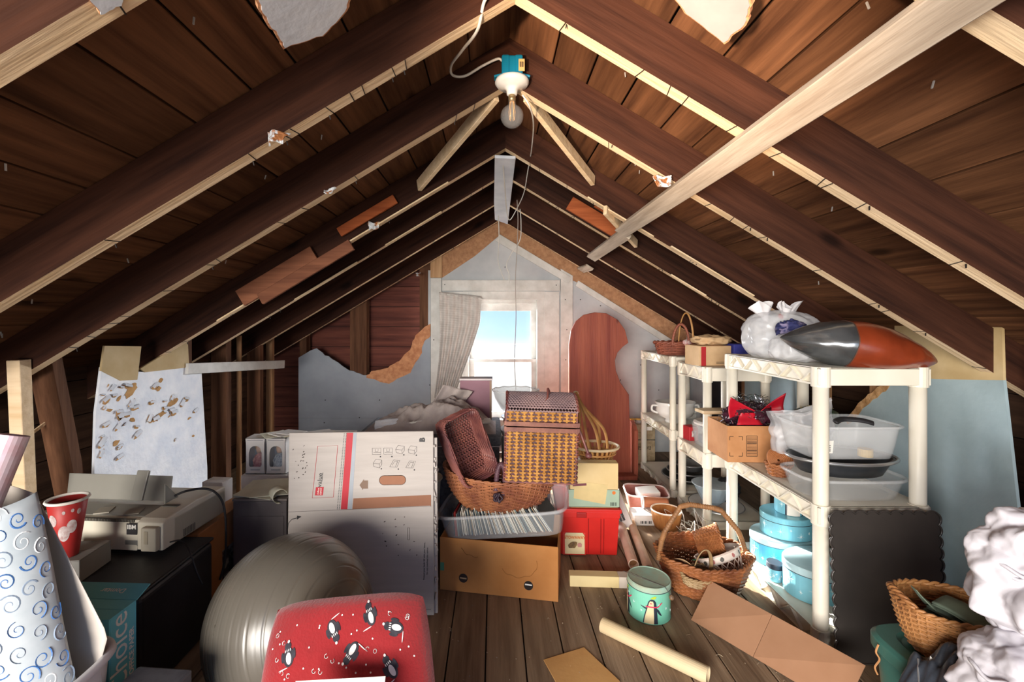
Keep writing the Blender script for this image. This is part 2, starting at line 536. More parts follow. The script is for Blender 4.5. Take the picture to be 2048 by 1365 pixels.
MB().box((.34, .018, .05), (.80, -2.36, .06), M=slopeM(-1, 0)).build('patch_board', M_patch, ce, bevel=.002, seg=1)
MB().bar(P(1210, 420, 2.35), P(1272, 488, 2.75), .05, .02, up=(0, -1, .2)).build('brace', M_pale, ce, bevel=.002, seg=1)
for (q0, q1, y, s) in ((.35, .95, -2.372, -1), (1.05, 1.5, -2.80, -1), (.45, .85, -2.80, -1), (1.35, 1.75, -2.372, -1), (.5, .9, 2.372, 1), (1.0, 1.5, 2.36, 1), (1.2, 1.45, 2.80, 1)):
    MB().box((q1 - q0, .03, .007), ((q0 + q1) / 2, y, -.006), (0, 0, 0), M=slopeM(s, 0)).build('lath', M_pale, ce, bevel=.001, seg=1)

def scrap(name, pts, d0, s, seed, m1=None, size=.05, th=.010):
    """torn scrap of ceiling board still nailed under the rafters; pts are pixels, laid on the slope"""
    M = slopeM(s, 0); Mi = M.inverted()
    loc = []
    for px, py in pts:
        k = SL * s
        # ray / slope intersection
        a, c = (px - VX) / F, (VY - py) / F
        t = (RZ - CZ + k * RX) / (c + k * a)
        q = Mi @ V((a * t, t, CZ + c * t))
        loc.append((q.x, q.y))
    n = []
    for i in range(len(loc)):
        a, c = V(loc[i] + (0,)), V(loc[(i + 1) % len(loc)] + (0,))
        for k in range(5):
            p = a.lerp(c, k / 5)
            j = .006 if k else 0
            n.append((p.x + nz(p, 90, seed) * j, p.y + nz(p, 90, seed + 4) * j))
    if s > 0: pass
    b = MB()
    b.prism(n, th, M @ Matrix.Translation((0, 0, -.004)), mi=1)
    cx = sum(p[0] for p in n) / len(n); cy = sum(p[1] for p in n) / len(n)
    b.prism([(cx + (x - cx) * .93, cy + (y - cy) * .93) for x, y in n], .002, M @ Matrix.Translation((0, 0, -.004 - th)), mi=0)
    return b.build('board_scrap', [m1 or M_wpaint, M_fibre], ce)
scrap('s', [(500, -30), (512, 12), (545, 60), (560, 88), (640, 62), (688, 10), (700, -30)], 1, -1, 1)
scrap('s', [(1345, -30), (1375, 15), (1455, 78), (1500, 38), (1512, -2), (1505, -40)], 1, 1, 2, mat('grey_white_scrap', 'a8a8a8', .8, c2='989898', scale=6))
scrap('s', [(165, -20), (190, 14), (235, -5), (240, -30)], 1, -1, 3)
def hang(px, py, d, w, h, seed):
    b = MB()
    c = P(px, py, d)
    def fn(u, v):
        p = V(((u - .5) * w * (1 - .3 * v), .01 * sin(u * 5 + seed), -v * h))
        return c + p + V((nz(p, 40, seed) * .006, nz(p, 60, seed + 1) * .012 - .02 * v, nz(p, 50, seed + 2) * .010))
    b.grid(fn, 8, 5)
    return b.build('board_scrap', [mat('scrap_two_tone', 'd4d8dc', .8, c2='9a6238', scale=34, contrast=(.46, .54))], ce, solid=.004)
hang(555, 262, 1.23, .055, .04, 2); hang(1322, 352, 1.70, .07, .045, 5); hang(660, 378, 1.70, .05, .02, 7); hang(748, 445, 2.36, .06, .04, 3); hang(612, 548, 2.78, .05, .02, 4); hang(836, 546, 4.04, .04, .03, 6)

# ---------------------------------------------------------------- wall_left: knee wall of studs with one peeling panel
LX = -1.75
wl = struct(MB().box((.02, 5.0, 1.7), (-2.16, 1.8, .6)).build('wall_left', M_dark))
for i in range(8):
    MB().box((.016, 5.0, .175), (0, 0, 0)).build('plank', wood('dark_plank_wood', '5c4334', '3a2a22', 'Y', knots=.7), wl, M=Matrix.Translation((-2.14, 1.8, .09 + i * .18)))  # dark brown planks behind the studs
def stud(a, c, wd=.045, dp=.09, m=None, face=None):
    b = MB().bar(a, c, dp, wd, up=(0, 1, 0))
    return b.build('stud', m or M_stud, wl, bevel=.002, seg=1)
stud((LX - .01, 1.73, 0), (LX - .025, 1.70, 1.06), .045, .05, M_pale)
stud((LX - .05, 2.03, 0), (LX - .10, 1.86, 1.12), .05, .10, M_studd)
stud((LX - .05, 2.62, 0), (LX - .05, 2.62, 1.12), .05, .09, M_studd)
stud((LX - .06, 3.02, 0), (LX - .06, 3.02, 1.13), .06, .10, M_studd)
stud((LX - .02, 3.16, 0), (LX - .02, 3.16, 1.10), .02, .03)
stud((LX - .06, 3.45, 0), (LX - .06, 3.45, 1.13), .05, .10, M_studd)
stud((LX - .03, 3.62, 0), (LX - .03, 3.62, 1.13), .035, .05)
MB().bar(P(372, 738, 2.58), P(566, 729, 3.63), .03, .062).build('ledger_board', M_white, wl, bevel=.002, seg=1)
MB().bar((LX - .1, 1.75, .72), (LX - .12, 2.0, .83), .006, .012).build('lath', M_pale, wl)
# peeling panel, cut to the photograph's outline in the plane of the knee wall
def wallpt(px, py, X):
    d = X * F / (px - VX)
    return (d, CZ + (VY - py) * d / F)
def wall_panel(pts, X, th, m, parent, name='wallboard', mi2=None, M=None):
    """outline given as (y, z) in a plane of constant x"""
    T = Matrix(((0, 0, 1, X), (1, 0, 0, 0), (0, 1, 0, 0), (0, 0, 0, 1)))
    return MB().prism(pts, th, T).build(name, m, parent, bevel=.001, seg=1)
pl = [wallpt(*q, LX) for q in ((203, 735), (290, 745), (376, 735), (398, 850), (414, 980))]
pl = pl[:3] + [(2.72, .95), (2.78, .30), (2.78, .02), (1.98, .02), (1.99, .5), (2.0, .8)]
wall_panel(pl, LX, .012, mat('peeling_white_paint', 'f6f8fc', .6, c2='e2e8f2', scale=9, bump=.35, bscale=45), wl)
top1 = [wallpt(*q, LX) for q in ((201, 742), (208, 692), (282, 693), (274, 760), (240, 762))]
wall_panel(top1, LX + .003, .010, M_cream, wl, 'wallpaper_backing')
top2 = [wallpt(*q, LX) for q in ((280, 738), (375, 680), (378, 735), (290, 745))]
wall_panel(top2, LX + .002, .010, M_cream, wl, 'wallpaper_backing')
# curled flakes and bare patches of the peeling paint
rn = random.Random(11)
M_bare = mat('bare_patch_tan', 'c69a63', .9, c2='a97c4a', scale=20)
fk = [(rn.uniform(205, 275), rn.uniform(770, 870)) for _ in range(26)] + [(rn.uniform(200, 240), rn.uniform(870, 930)) for _ in range(8)] + [(rn.gauss(325, 22), rn.gauss(812, 14)) for _ in range(12)] + [(rn.uniform(290, 395), rn.uniform(750, 900)) for _ in range(10)]
for i, (px, py) in enumerate(fk):
    dd, zz = wallpt(px, py, LX)
    r = rn.uniform(.010, .030)
    el = rn.uniform(.25, .7); an = rn.uniform(-.9, .5) + .6
    n = 9; pts = []
    for k in range(n):
        a = 2 * pi * k / n; rr = r * rn.uniform(.55, 1.15)
        x, y = rr * cos(a), rr * el * sin(a)
        pts.append((dd + x * cos(an) - y * sin(an), zz + x * sin(an) + y * cos(an)))
    wall_panel(pts, LX + .0035, .003, M_bare, wl, 'bare_patch')
    if rn.random() < .75:   # the flake that curls off the upper edge
        b = MB()
        c, s_ = cos(an), sin(an)
        def fn(u, v):
            x = (u - .5) * 1.5 * r; t = v * 1.5
            return (LX + .004 + r * .30 * sin(t) , dd + x * c - (r * .5 * cos(t)) * s_, zz + x * s_ + (r * .55 * cos(t)) * c)
        b.grid(fn, 4, 3)
        b.build('paint_flake', M_wpaint, wl, solid=.0015)
for (px, py, w_, h_, a) in ((345, 805, .10, .035, .35), (318, 832, .14, .03, .3), (262, 780, .10, .05, .7)):
    dd, zz = wallpt(px, py, LX); n = 14; pts = []
    for k in range(n):
        t = 2 * pi * k / n; rr = rn.uniform(.7, 1.1); x, y = w_ * .5 * rr * cos(t), h_ * .5 * rr * sin(t)
        pts.append((dd + x * cos(a) - y * sin(a), zz + x * sin(a) + y * cos(a)))
    wall_panel(pts, LX + .003, .002, M_bare, wl, 'bare_patch')

# ---------------------------------------------------------------- wall_right: knee wall, blue board with a broken corner
RXW = 1.9
wr = struct(MB().box((.02, 5.0, 1.7), (2.20, 1.8, .6)).build('wall_right', M_dark))
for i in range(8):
    MB().box((.016, 5.0, .175), (0, 0, 0)).build('plank', MATS['dark_plank_wood'], wr, M=Matrix.Translation((2.18, 1.8, .09 + i * .18)))
wp = lambda px, py: wallpt(px, py, RXW)
edge = [wp(1790, 752), wp(1772, 772), wp(1750, 790), wp(1722, 812), wp(1704, 836), wp(1690, 846)]
jag = []
for i in range(len(edge) - 1):
    for k in range(4):
        p = V(edge[i] + (0,)).lerp(V(edge[i + 1] + (0,)), k / 4); jag.append((p.x + nz(p, 60, 3) * .008, p.y + nz(p, 60, 6) * .008))
Tm = Matrix(((0, 0, 1, RXW), (1, 0, 0, 0), (0, 1, 0, 0), (0, 0, 0, 1)))
out = [(1.60, .02), (1.70, 1.0)] + jag + [(2.60, .60), (2.86, .66), (2.90, 1.10), (3.45, 1.10), (3.45, .02)]
MB().prism(out, -.012, Tm).build('wallboard', M_blue, wr)
MB().prism([(y, z) for y, z in ((1.695, .985), (1.70, 1.185), (2.156, 1.185), (2.156, .945), (1.95, .955))], -.010, Matrix.Translation((-.003, 0, 0)) @ Tm).build('wallpaper_backing', M_cream, wr)
jp = [(y + .012, z + .012) for y, z in jag] + [(y - .012, z - .012) for y, z in reversed(jag)]
MB().prism(jp, -.014, Matrix.Translation((-.004, 0, 0)) @ Tm).build('torn_edge', mat('torn_plaster_tan', 'd2a878', .95, c2='a67b4c', scale=25, bump=.8, bscale=45), wr)
for d in (1.56, 2.30, 2.72, 3.5):
    MB().box((.09, .045, 1.2), (RXW + .06, d, .6)).build('stud', M_stud, wr, bevel=.002, seg=1)

# ---------------------------------------------------------------- wall_front: gable with the window
GY = 4.15
GS = GY / F
gx = lambda px: (px - VX) * GS
gz = lambda py: CZ + (VY - py) * GS
wf = struct(MB().box((1.75, .01, 2.2), (-1.38, 4.345, 1.1)).box((1.7, .01, 2.2), (1.43, 4.345, 1.1)).box((2.2, .01, .9), (0, 4.345, 1.9)).build('wall_front', M_dark))
for i in range(9):
    MB().box((1.65, .014, .186), (0, 0, 0)).build('plank', M_clap, wf, bevel=.002, seg=1, M=Matrix.Translation((-1.35, 4.325, .1 + i * .19)))
def gpoly(pts, y, th, m, name, bev=.0015):
    """outline in photo pixels laid in the gable plane"""
    Tm = Matrix(((1, 0, 0, 0), (0, 0, -1, y), (0, 1, 0, 0), (0, 0, 0, 1)))
    return MB().prism([(gx(a), gz(c)) for a, c in pts], th, Tm).build(name, m, wf, bevel=bev, seg=1)
def gbox(x0, y0_, x1, y1_, y, th, m, name):
    g = .7
    return gpoly([(x0 + g, y1_ - g), (x1 - g, y1_ - g), (x1 - g, y0_ + g), (x0 + g, y0_ + g)], y, th, m, name)
def jagged(pts, n=4, amp=2.2, seed=1):
    o = []
    for i in range(len(pts) - 1):
        for k in range(n):
            p = V(pts[i] + (0,)).lerp(V(pts[i + 1] + (0,)), k / n)
            j = 0 if (i == 0 and k == 0) else amp
            o.append((p.x + nz(p, .23, seed) * j, p.y + nz(p, .23, seed + 3) * j))
    o.append(pts[-1]); return o
gbox(698, 600, 733, 905, 4.165, .09, M_studd, 'stud')
gbox(838, 520, 860, 905, 4.165, .09, M_studd, 'stud')
gbox(597, 650, 612, 905, 4.165, .09, M_studd, 'stud')
hole = jagged([(633, 697), (663, 719), (698, 741), (735, 752), (779, 764), (818, 741), (839, 707), (847, 680), (861, 668)], 5, 3.0, 2)
gpoly([(597, 905), (861, 905)] + list(reversed(hole)) + [(620, 702), (597, 716)], 4.150, .012, M_gwall_l, 'wallboard', 0)
tear = jagged([(733, 752), (745, 744), (770, 738), (800, 722), (822, 695), (833, 668), (861, 648)], 5, 4.0, 5)
h2 = jagged([(733, 756), (779, 768), (820, 745), (841, 711), (849, 684), (861, 672)], 5, 3.0, 2)
gpoly(list(reversed(h2))[::-1] + list(reversed(tear)), 4.146, .012, M_fibre, 'torn_edge', 0)
gbox(597, 836, 861, 856, 4.143, .012, M_gwall_l, 'trim_board')
gbox(597, 858, 861, 905, 4.143, .014, M_gwall_l, 'trim_board')
gpoly([(880, 592), (880, 490), (1000, 418), (1125, 490), (1125, 592)], 4.158, .012, M_gwall, 'wallboard')
gpoly([(884, 556), (884, 482), (1000, 410), (1000, 470), (950, 512)], 4.155, .010, M_fibstrip, 'bare_strip')
gbox(861, 556, 884, 905, 4.140, .016, M_white, 'trim_board')
gpoly([(861, 556), (884, 556), (884, 500), (861, 520)], 4.140, .016, wood('bare_pine', 'c4a17c', '9f7b58', 'Z'), 'trim_board')
gbox(884, 560, 1120, 583, 4.132, .018, M_white, 'trim_board')
gpoly([(1121, 905), (1145, 905), (1145, 552), (1121, 538)], 4.134, .018, M_white, 'trim_board')
gpoly([(1145, 905), (1410, 905), (1410, 662), (1145, 503), (1126, 492), (1126, 560)], 4.158, .012, M_gwall, 'wallboard')
gpoly([(1000, 474), (1143, 560), (1156, 566), (1346, 686), (1395, 700), (1395, 652), (1000, 410)], 4.150, .010, M_fibstrip, 'bare_strip')
gpoly([(990, 482), (1136, 568), (1143, 556), (1000, 470)], 4.129, .014, M_white, 'trim_board')
gpoly([(1150, 572), (1340, 692), (1346, 682), (1156, 562)], 4.129, .014, M_white, 'trim_board')
gbox(1084, 583, 1147, 905, 4.164, .006, M_gwall, 'wallboard')
gbox(855, 540, 934, 905, 4.164, .006, M_gwall, 'wallboard')
gbox(1372, 640, 1380, 905, 4.140, .016, M_white, 'trim_board')
gbox(884, 848, 1120, 905, 4.150, .012, M_gwall, 'wallboard')
gbox(1088, 583, 1119, 848, 4.146, .014, M_white, 'casing')
gbox(884, 583, 938, 848, 4.142, .016, M_white, 'casing')
b = MB(); rn = random.Random(5)
for px, py in ((1010, 535), (1080, 520), (890, 570), (1112, 571), (1130, 600), (1133, 660), (1131, 720), (1240, 760), (1316, 780), (1200, 612), (720, 835), (740, 870), (650, 845), (860, 770), (868, 680), (830, 845), (1160, 600), (1280, 730), (900, 600), (652, 800), (760, 800)):
    b.lathe([(0, 0), (.005, 0), (.005, .002), (0, .003)], 8, M=Matrix.Translation((gx(px), 4.132, gz(py))) @ Matrix.Rotation(pi / 2, 4, 'X'))
stuff(b.build('nail_heads', M_nail, wf))

# window
M_pane = mat('window_glass', 'f2f6f8', .02, clear=.95, var=.01)
wi = struct(bpy.data.objects.new('window_1', None)); col.objects.link(wi)
def wbox(name, x0, y0_, x1, y1_, y, th, m=None, par=None):
    Tm = Matrix(((1, 0, 0, 0), (0, 0, -1, y), (0, 1, 0, 0), (0, 0, 0, 1)))
    return MB().prism([(gx(a), gz(c)) for a, c in ((x0, y1_), (x1, y1_), (x1, y0_), (x0, y0_))], th, Tm).build(name, m or M_white, par or wi, bevel=.002, seg=1)
wbox('jamb', 1074, 590, 1090, 850, 4.150, .17); wbox('jamb', 926, 590, 938, 850, 4.150, .17)
wbox('head', 926, 583, 1090, 600, 4.1485, .173)
wbox('head_stop', 938, 600, 1074, 608, 4.185, .04)
wbox('sill', 920, 838, 1096, 850, 4.10, .22)
up = bpy.data.objects.new('sash', None); lo = bpy.data.objects.new('sash', None)
for q in (up, lo):
    col.objects.link(q); q.parent = wi
wbox('stile', 1063, 606, 1074, 726, 4.23, .03, par=up); wbox('stile', 938, 606, 949, 726, 4.23, .03, par=up)
wbox('rail', 938, 604, 1074, 622, 4.2285, .033, par=up); wbox('rail', 938, 719, 1074, 727, 4.2285, .033, par=up)
wbox('pane', 949, 621, 1063, 720, 4.245, .003, M_pane, up)
wbox('stile', 1063, 719, 1074, 840, 4.195, .03, par=lo); wbox('stile', 938, 719, 949, 840, 4.195, .03, par=lo)
wbox('rail', 938, 719, 1074, 726, 4.1935, .033, par=lo); wbox('rail', 938, 826, 1074, 840, 4.1935, .033, par=lo)
wbox('pane', 949, 725, 1063, 827, 4.21, .003, M_pane, lo)
MB().tube([(gx(950), 4.255, gz(690)), (gx(1064), 4.255, gz(690))], .003, 5).build('storm_bar', M_white, wi)
# lace curtain on its rod
cu = thing('curtain', 'white checked cotton curtain pulled to one side of the window', 'curtain', (0, 0, 0))
rod = MB().tube([P(884, 588, 4.09), P(964, 598, 4.09)], .006, 6).build('rod', M_white, cu)
b = MB()
def cfn(u, v):
    l = 878 + (868 - 878) * v + 6 * sin(v * 3); r = 962 - 6 * v - 66 * max(0, v - .25) ** 1.1 + (20 * max(0, v - .9))
    px = l + (r - l) * u; py = 584 + 9 * u + (796 - 584 - 10 * u) * v
    return P(px, py, 4.085 + .018 * sin(u * 34 + v * 2) * (.4 + .6 * v) - .10 * v * u)
b.grid(cfn, 90, 30)
M_curt = mat('curtain_cotton', 'cfc8c2', .9, c2='bab2ac', scale=14, bump=.1, bscale=120)
cl = b.build('cloth', M_curt, cu, smooth=True, solid=.002)
b = MB()
for k in range(46):
    v = (k + .5) / 46
    b.tube([V(cfn(u / 40, v)) + V((0, -.0025, 0)) for u in range(41)], .0011, 3)
stuff(b.build('woven_check', mat('curtain_thread', 'e6e0da', .9), cl))
# ================================================================ things
M_card = mat('cardboard', 'c08a5c', .85, c2='ad7649', scale=6, bump=.06, bscale=50)
M_cardl = mat('pale_cardboard', 'cfae86', .85, c2='bd9a72', scale=6, bump=.06, bscale=50)
M_cardw = mat('white_carton', 'dcd8d4', .7, c2='cfc9c4', scale=5, bump=.05, bscale=50)
M_shelf = mat('cream_plastic', 'e6e0d2', .45, c2='dbd4c2', scale=3)
M_wick = mat('wicker_brown', 'a86a3c', .6, c2='6e3c20', scale=9, bump=.2, bscale=60)
M_wickd = mat('wicker_dark', '7c4a34', .6, c2='4a2822', scale=9, bump=.2, bscale=60)
M_wickl = mat('wicker_honey', 'cf9a5a', .55, c2='9d6a34', scale=9, bump=.2, bscale=60)
M_clear = mat('clear_plastic', 'f4f7f8', .15, clear=.9, var=.02)
M_milk = mat('milky_plastic', 'f2f4f5', .3, clear=.78, var=.02)
M_film = mat('bag_film', 'f4f4f6', .22, clear=.5, c2='dcdde2', scale=14)
M_wbag = mat('white_bag_plastic', 'f0eeee', .4, c2='dcd8dc', scale=10, clear=.08)
M_red = mat('red_plastic', 'd92a22', .4, c2='c4221c', scale=4)
M_ink = M_black
M_paper = mat('white_paper', 'ece9e2', .8, c2='dfdad0', scale=6)
M_cable = mat('white_cable', 'd8d4cc', .5)

# ---------------------------------------------------------------- lamp and wires under the ridge
lp = thing('pendant_lamp', 'clear globe bulb in white porcelain holder on blue junction box', 'lamp', P(1024, 165, 1.70))
M_teal = mat('blue_box_plastic', '0f7fa0', .4, c2='0a6c8c', scale=5)
k = 1.70 / F
b = MB().box((.062, .05, .075), (0, 0, .052)).box((.03, .058, .075), (.024, 0, .0521)).box((.03, .058, .075), (-.024, 0, .0521))
b.build('junction_box', M_teal, lp, bevel=.006)
for s in (-1, 1):
    MB().box((.03, .03, .008), (s * .052, 0, .020), (0, s * .25, 0)).build('mounting_ear', M_teal, lp, bevel=.002)
lb = MB().box((.022, .001, .045), (.034, -.031, .048)).build('sticker', mat('tan_sticker', 'd9b070', .7), lp)
b = MB()
for i, wd in enumerate((1, 2, 1, 1, 2, 1)):
    b.box((.0012 * wd, .0004, .02), (.028 + i * .0026, -.0318, .05))
stuff(b.build('barcode', M_ink, lb))
M_porc = mat('porcelain', 'e8e6e2', .25, coat=.3)
MB().lathe([(0, .012), (.05, .012), (.062, .006), (.064, -.003), (.056, -.014), (.03, -.021), (.021, -.03), (.019, -.046), (.015, -.049), (0, -.049)][::-1], 40).build('lampholder', M_porc, lp, smooth=True)
MB().lathe([(0, -.072), (.012, -.072), (.0135, -.062), (.013, -.046), (0, -.046)], 20).build('screw_cap', mat('brass_cap', 'b9a27a', .35, metal=.8), lp, smooth=True)
R = .043; zc = (165 - 233) * k
prof = [(0, zc - R)] + [(R * sin(a), zc - R * cos(a)) for a in [pi * i / 20 for i in range(1, 17)]] + [(.014, zc + R * .98), (.013, -.07)]
bulb = MB().lathe(prof, 32).build('bulb', mat('bulb_glass', 'ffffff', .05, clear=.93, var=.02), lp, smooth=True)
b = MB()
for a in range(6):
    t = a * pi / 3
    b.tube([(.006 * cos(t), .006 * sin(t), -.062), (.011 * cos(t), .011 * sin(t), zc + .016), (.009 * cos(t), .009 * sin(t), zc - .014)], .0009, 4)
stuff(b.build('filament', mat('warm_filament', 'd99a5a', .4, emit=.4), bulb))
MB().tube([(0, 0, -.06), (0, 0, zc)], .0035, 6).build('glass_stem', M_pane, bulb)

def spline(pts, n=8):
    """Catmull-Rom through the points"""
    pts = [V(p) for p in pts]; o = []
    for i in range(len(pts) - 1):
        p0, p1, p2, p3 = pts[max(i - 1, 0)], pts[i], pts[i + 1], pts[min(i + 2, len(pts) - 1)]
        for j in range(n):
            t = j / n
            o.append(.5 * ((2 * p1) + (p2 - p0) * t + (2 * p0 - 5 * p1 + 4 * p2 - p3) * t * t + (3 * p1 - p0 - 3 * p2 + p3) * t ** 3))
    o.append(pts[-1]); return o
def wire(name, label, pts, r, m=M_cable, cat='cable', n=6):
    return tag(MB().tube(spline(pts), r, n).build(name, m, smooth=True), label, cat)
wire('electrical_cable', 'grey sheathed cable looping from the rafter to the blue box', [P(985, -20, 1.23), P(968, 5, 1.24), P(955, 60, 1.3), P(925, 100, 1.45), P(903, 130, 1.6), P(905, 150, 1.66), P(930, 152, 1.68), P(965, 132, 1.69), P(995, 118, 1.69), P(1004, 122, 1.69)], .0048)
wire('electrical_cable', 'thin cable running from the lampholder along the ridge board', [P(1045, 190, 1.69), P(1060, 215, 1.72), P(1067, 250, 1.9), P(1063, 300, 2.3), P(1056, 340, 2.55), P(1048, 385, 2.9), P(1035, 415, 3.1), P(1020, 440, 3.2), P(1014, 425, 3.1), P(1010, 380, 2.75), P(1006, 330, 2.5)], .0032)
wire('hanging_wire', 'pale wire hanging straight down to the picnic basket', [P(1034, 400, 2.9), P(1036, 440, 2.9), P(1034, 500, 2.9), P(1031, 560, 2.9), P(1032, 640, 2.9), P(1029, 720, 2.9), P(1032, 780, 2.9)], .0025, mat('dusty_wire', 'a59a92', .7))
wire('hanging_wire', 'white wire with loose kinked end before the gable', [P(1040, 418, 3.3), P(1042, 445, 3.3), P(1040, 480, 3.3), P(1024, 505, 3.3), P(1013, 530, 3.3), P(1018, 548, 3.3), P(1018, 566, 3.3)], .0035)
wire('hanging_wire', 'white wire dangling left of the ridge board', [P(997, 432, 3.5), P(998, 480, 3.5), P(996, 520, 3.5), P(1004, 548, 3.5), P(1009, 560, 3.5)], .0035)

# ---------------------------------------------------------------- plastic shelving
def shelf_unit(label, x0, x1, ya, yb, zs, hbeam, pr=.026):
    t = thing('shelving_unit', label, 'shelf', ((x0 + x1) / 2, (ya + yb) / 2, 0), 0, 'plastic shelving units')
    wx, wy = x1 - x0, yb - ya
    for z in zs:
        b = MB()
        b.box((wx, wy, .008), (0, 0, z - .004))
        b.box((wx, .010, hbeam), (0, -wy / 2 + .005, z - hbeam / 2)).box((wx, .010, hbeam), (0, wy / 2 - .005, z - hbeam / 2))
        sh = b.build('shelf', M_shelf, t, bevel=.003)
        for sx in (-1, 1):      # long sides: flanges, recessed web, zigzag ribs
            X = sx * wx / 2
            b = MB()
            b.box((.012, wy - .05, .007), (X - sx * .006, 0, z - hbeam + .0035)).box((.012, wy - .05, .006), (X - sx * .006, 0, z - .003))
            b.box((.003, wy - .05, hbeam), (X - sx * .014, 0, z - hbeam / 2))
            n = max(4, int(wy / .075)); st = (wy - .06) / n
            for i in range(n):
                ya_, yb_ = -wy / 2 + .03 + i * st, -wy / 2 + .03 + (i + 1) * st
                za_, zb_ = (z - hbeam + .006, z - .006) if i % 2 else (z - .006, z - hbeam + .006)
                b.bar((X - sx * .007, ya_, za_), (X - sx * .007, yb_, zb_), .012, .005)
            b.build('lattice_edge', M_shelf, sh)
        for sx in (-1, 1):
            for sy in (-1, 1):
                MB().lathe([(pr * 1.22, z - hbeam - .008), (pr * 1.24, z - hbeam * .5), (pr * 1.22, z + .002)], 20, (sx * (wx / 2 - pr), sy * (wy / 2 - pr), 0)).build('socket', M_shelf, sh, smooth=False, bevel=.002)
    for sx in (-1, 1):
        for sy in (-1, 1):
            X, Y = sx * (wx / 2 - pr), sy * (wy / 2 - pr)
            for za_, zb_ in zip(zs[:-1], zs[1:]):
                MB().lathe([(pr * .96, za_), (pr, za_ + .01), (pr, zb_ - hbeam)], 20, (X, Y, 0)).build('post', M_shelf, t, smooth=True)
            MB().lathe([(pr * .9, 0), (pr * 1.0, max(.004, zs[0] - hbeam))], 20, (X, Y, 0)).build('foot', M_shelf, t)
    return t
shelf_unit('cream plastic shelving unit with leather cushion on its top shelf', 1.195, 1.61, 1.675, 2.36, [.058, .520, 1.033], .066)
shelf_unit('small cream plastic shelving unit between its two longer neighbours', 1.215, 1.60, 2.62, 3.02, [.05, .437, .935], .08, .024)
shelf_unit('cream plastic shelving unit nearest the gable wall', 1.205, 1.60, 3.10, 3.74, [.045, .455, .958], .06, .021)

# --- top shelves
ZA, ZB, ZC = 1.033, .935, .958
t = thing('wicker_basket', 'reddish wicker basket with two tall bent handles on shelf corner', 'basket', (1.325, 3.32, ZC))
weave(sring(.145, .10, .085, .82, 2.4), 18, 7, .0062, .004, 'w', mat('wicker_red', 'a4604a', .55, c2='7a4234', scale=8), t, stake=.004)
b = MB(); hoop(b, (-.012, -.085, .06), (.10, -.07, .06), .24, .007, flat=.6); b.build('handle', M_wickl, t, smooth=True)
b = MB(); hoop(b, (-.06, -.095, .06), (.055, -.105, .06), .16, .009); pts = [V((-.0025, -.10, .06)) + V((-.0575 * cos(pi * i / 20), .005 * cos(pi * i / 20), .16 * sin(pi * i / 20))) for i in range(21)]
wrap(b, pts, .010, 22, .0022); b.build('handle', MATS['wicker_red'], t, smooth=True)
crumple('ribbon', mat('red_white_ribbon', 'c8202a', .6, c2='e8dcd8', scale=40), t, (.03, .02, .022), 4, .2, 20, 12, cen=(.04, -.10, .07))
t = carton('cardboard_box', 'small cardboard box with red side stripe on the shelf top', 'box', (.20, .16, .115), (1.30, 2.77, ZB + .002), .12, M_cardl)
MB().box((.03, .0006, .112), (-.075, -.0803, .057)).build('stripe', mat('red_print', 'b4252c', .6), t)
b = MB()
for i in range(3): b.box((.05, .0004, .002), (.03, -.0802, .012 + i * .005))
stuff(b.build('print_lines', M_ink, t))
t = carton('cardboard_box', 'indigo blue box beside the red striped carton', 'box', (.09, .14, .125), (1.46, 2.76, ZB + .002), .05, mat('indigo_card', '3a3f98', .6, c2='2c3080', scale=5))
crumple('brown_paper', M_cardl, None, (.11, .07, .030), 8, .35, 40, 20, cen=(1.335, 2.79, ZB + .122))
tag(bpy.data.objects['brown_paper'], 'crumpled brown wrapping paper lying on the striped carton', 'paper')

def ears(seed, hgt, spread):
    def top(p, u, v):
        if p.z > 0:
            a = 2 * pi * u
            k = max(0, cos(2 * a + seed)) ** 6 * max(0, v - .62) * 2.6
            p.z += hgt * k; p.x *= 1 + spread * k
        return p
    return top
t = thing('plastic_bag', 'knotted white carrier bag round a clear container on the top shelf', 'bag', (1.34, 2.12, ZA + .001))
crumple('film', M_film, t, (.165, .10, .115), 3, .075, 110, 70, power=.75, s=9)
b = MB()
for i, (ax, ay) in enumerate(((-.07, .0), (.05, .02), (.0, -.02))):
    def fn(u, v, i=i, ax=ax, ay=ay):
        a = 2 * pi * u; r = .012 + .035 * v ** 1.5 * (1 + .5 * sin(3 * a + i))
        return (ax + r * cos(a) + .02 * v * (i - 1), ay + r * sin(a) * .6, .17 + .075 * v + .02 * sin(2 * a + i) * v)
    b.grid(fn, 26, 10, cu=True)
b.build('tied_handles', M_wbag, t, smooth=True)
MB().box((.15, .12, .12), (.03, 0, .066)).build('container', M_milk, t, bevel=.012)
MB().lathe([(0, 0), (.012, 0), (.012, .001), (0, .001)], 12, M=Matrix.Translation((-.05, -.072, .19)) @ Matrix.Rotation(1.2, 4, 'X')).build('print', mat('red_print', 'b4252c', .6), t)
t = thing('plastic_bag', 'crinkled clear bag of greenery beside the cushion', 'bag', (1.31, 1.93, ZA + .001))
crumple('film', M_film, t, (.13, .085, .065), 9, .09, 100, 60, power=.85, s=14)
b = MB(); rn = random.Random(4)
for i in range(60):
    a = rn.uniform(0, 2 * pi); r = rn.uniform(0, .035); p = V((.02 + r * cos(a), -.03 + r * sin(a) * .5, .085 + rn.uniform(-.01, .012)))
    b.bar(p, p + V((rn.uniform(-.015, .015), rn.uniform(-.01, .01), rn.uniform(-.004, .012))), .002, .001)
stuff(b.build('greenery', mat('green_sprig', '4c6440', .8), t))

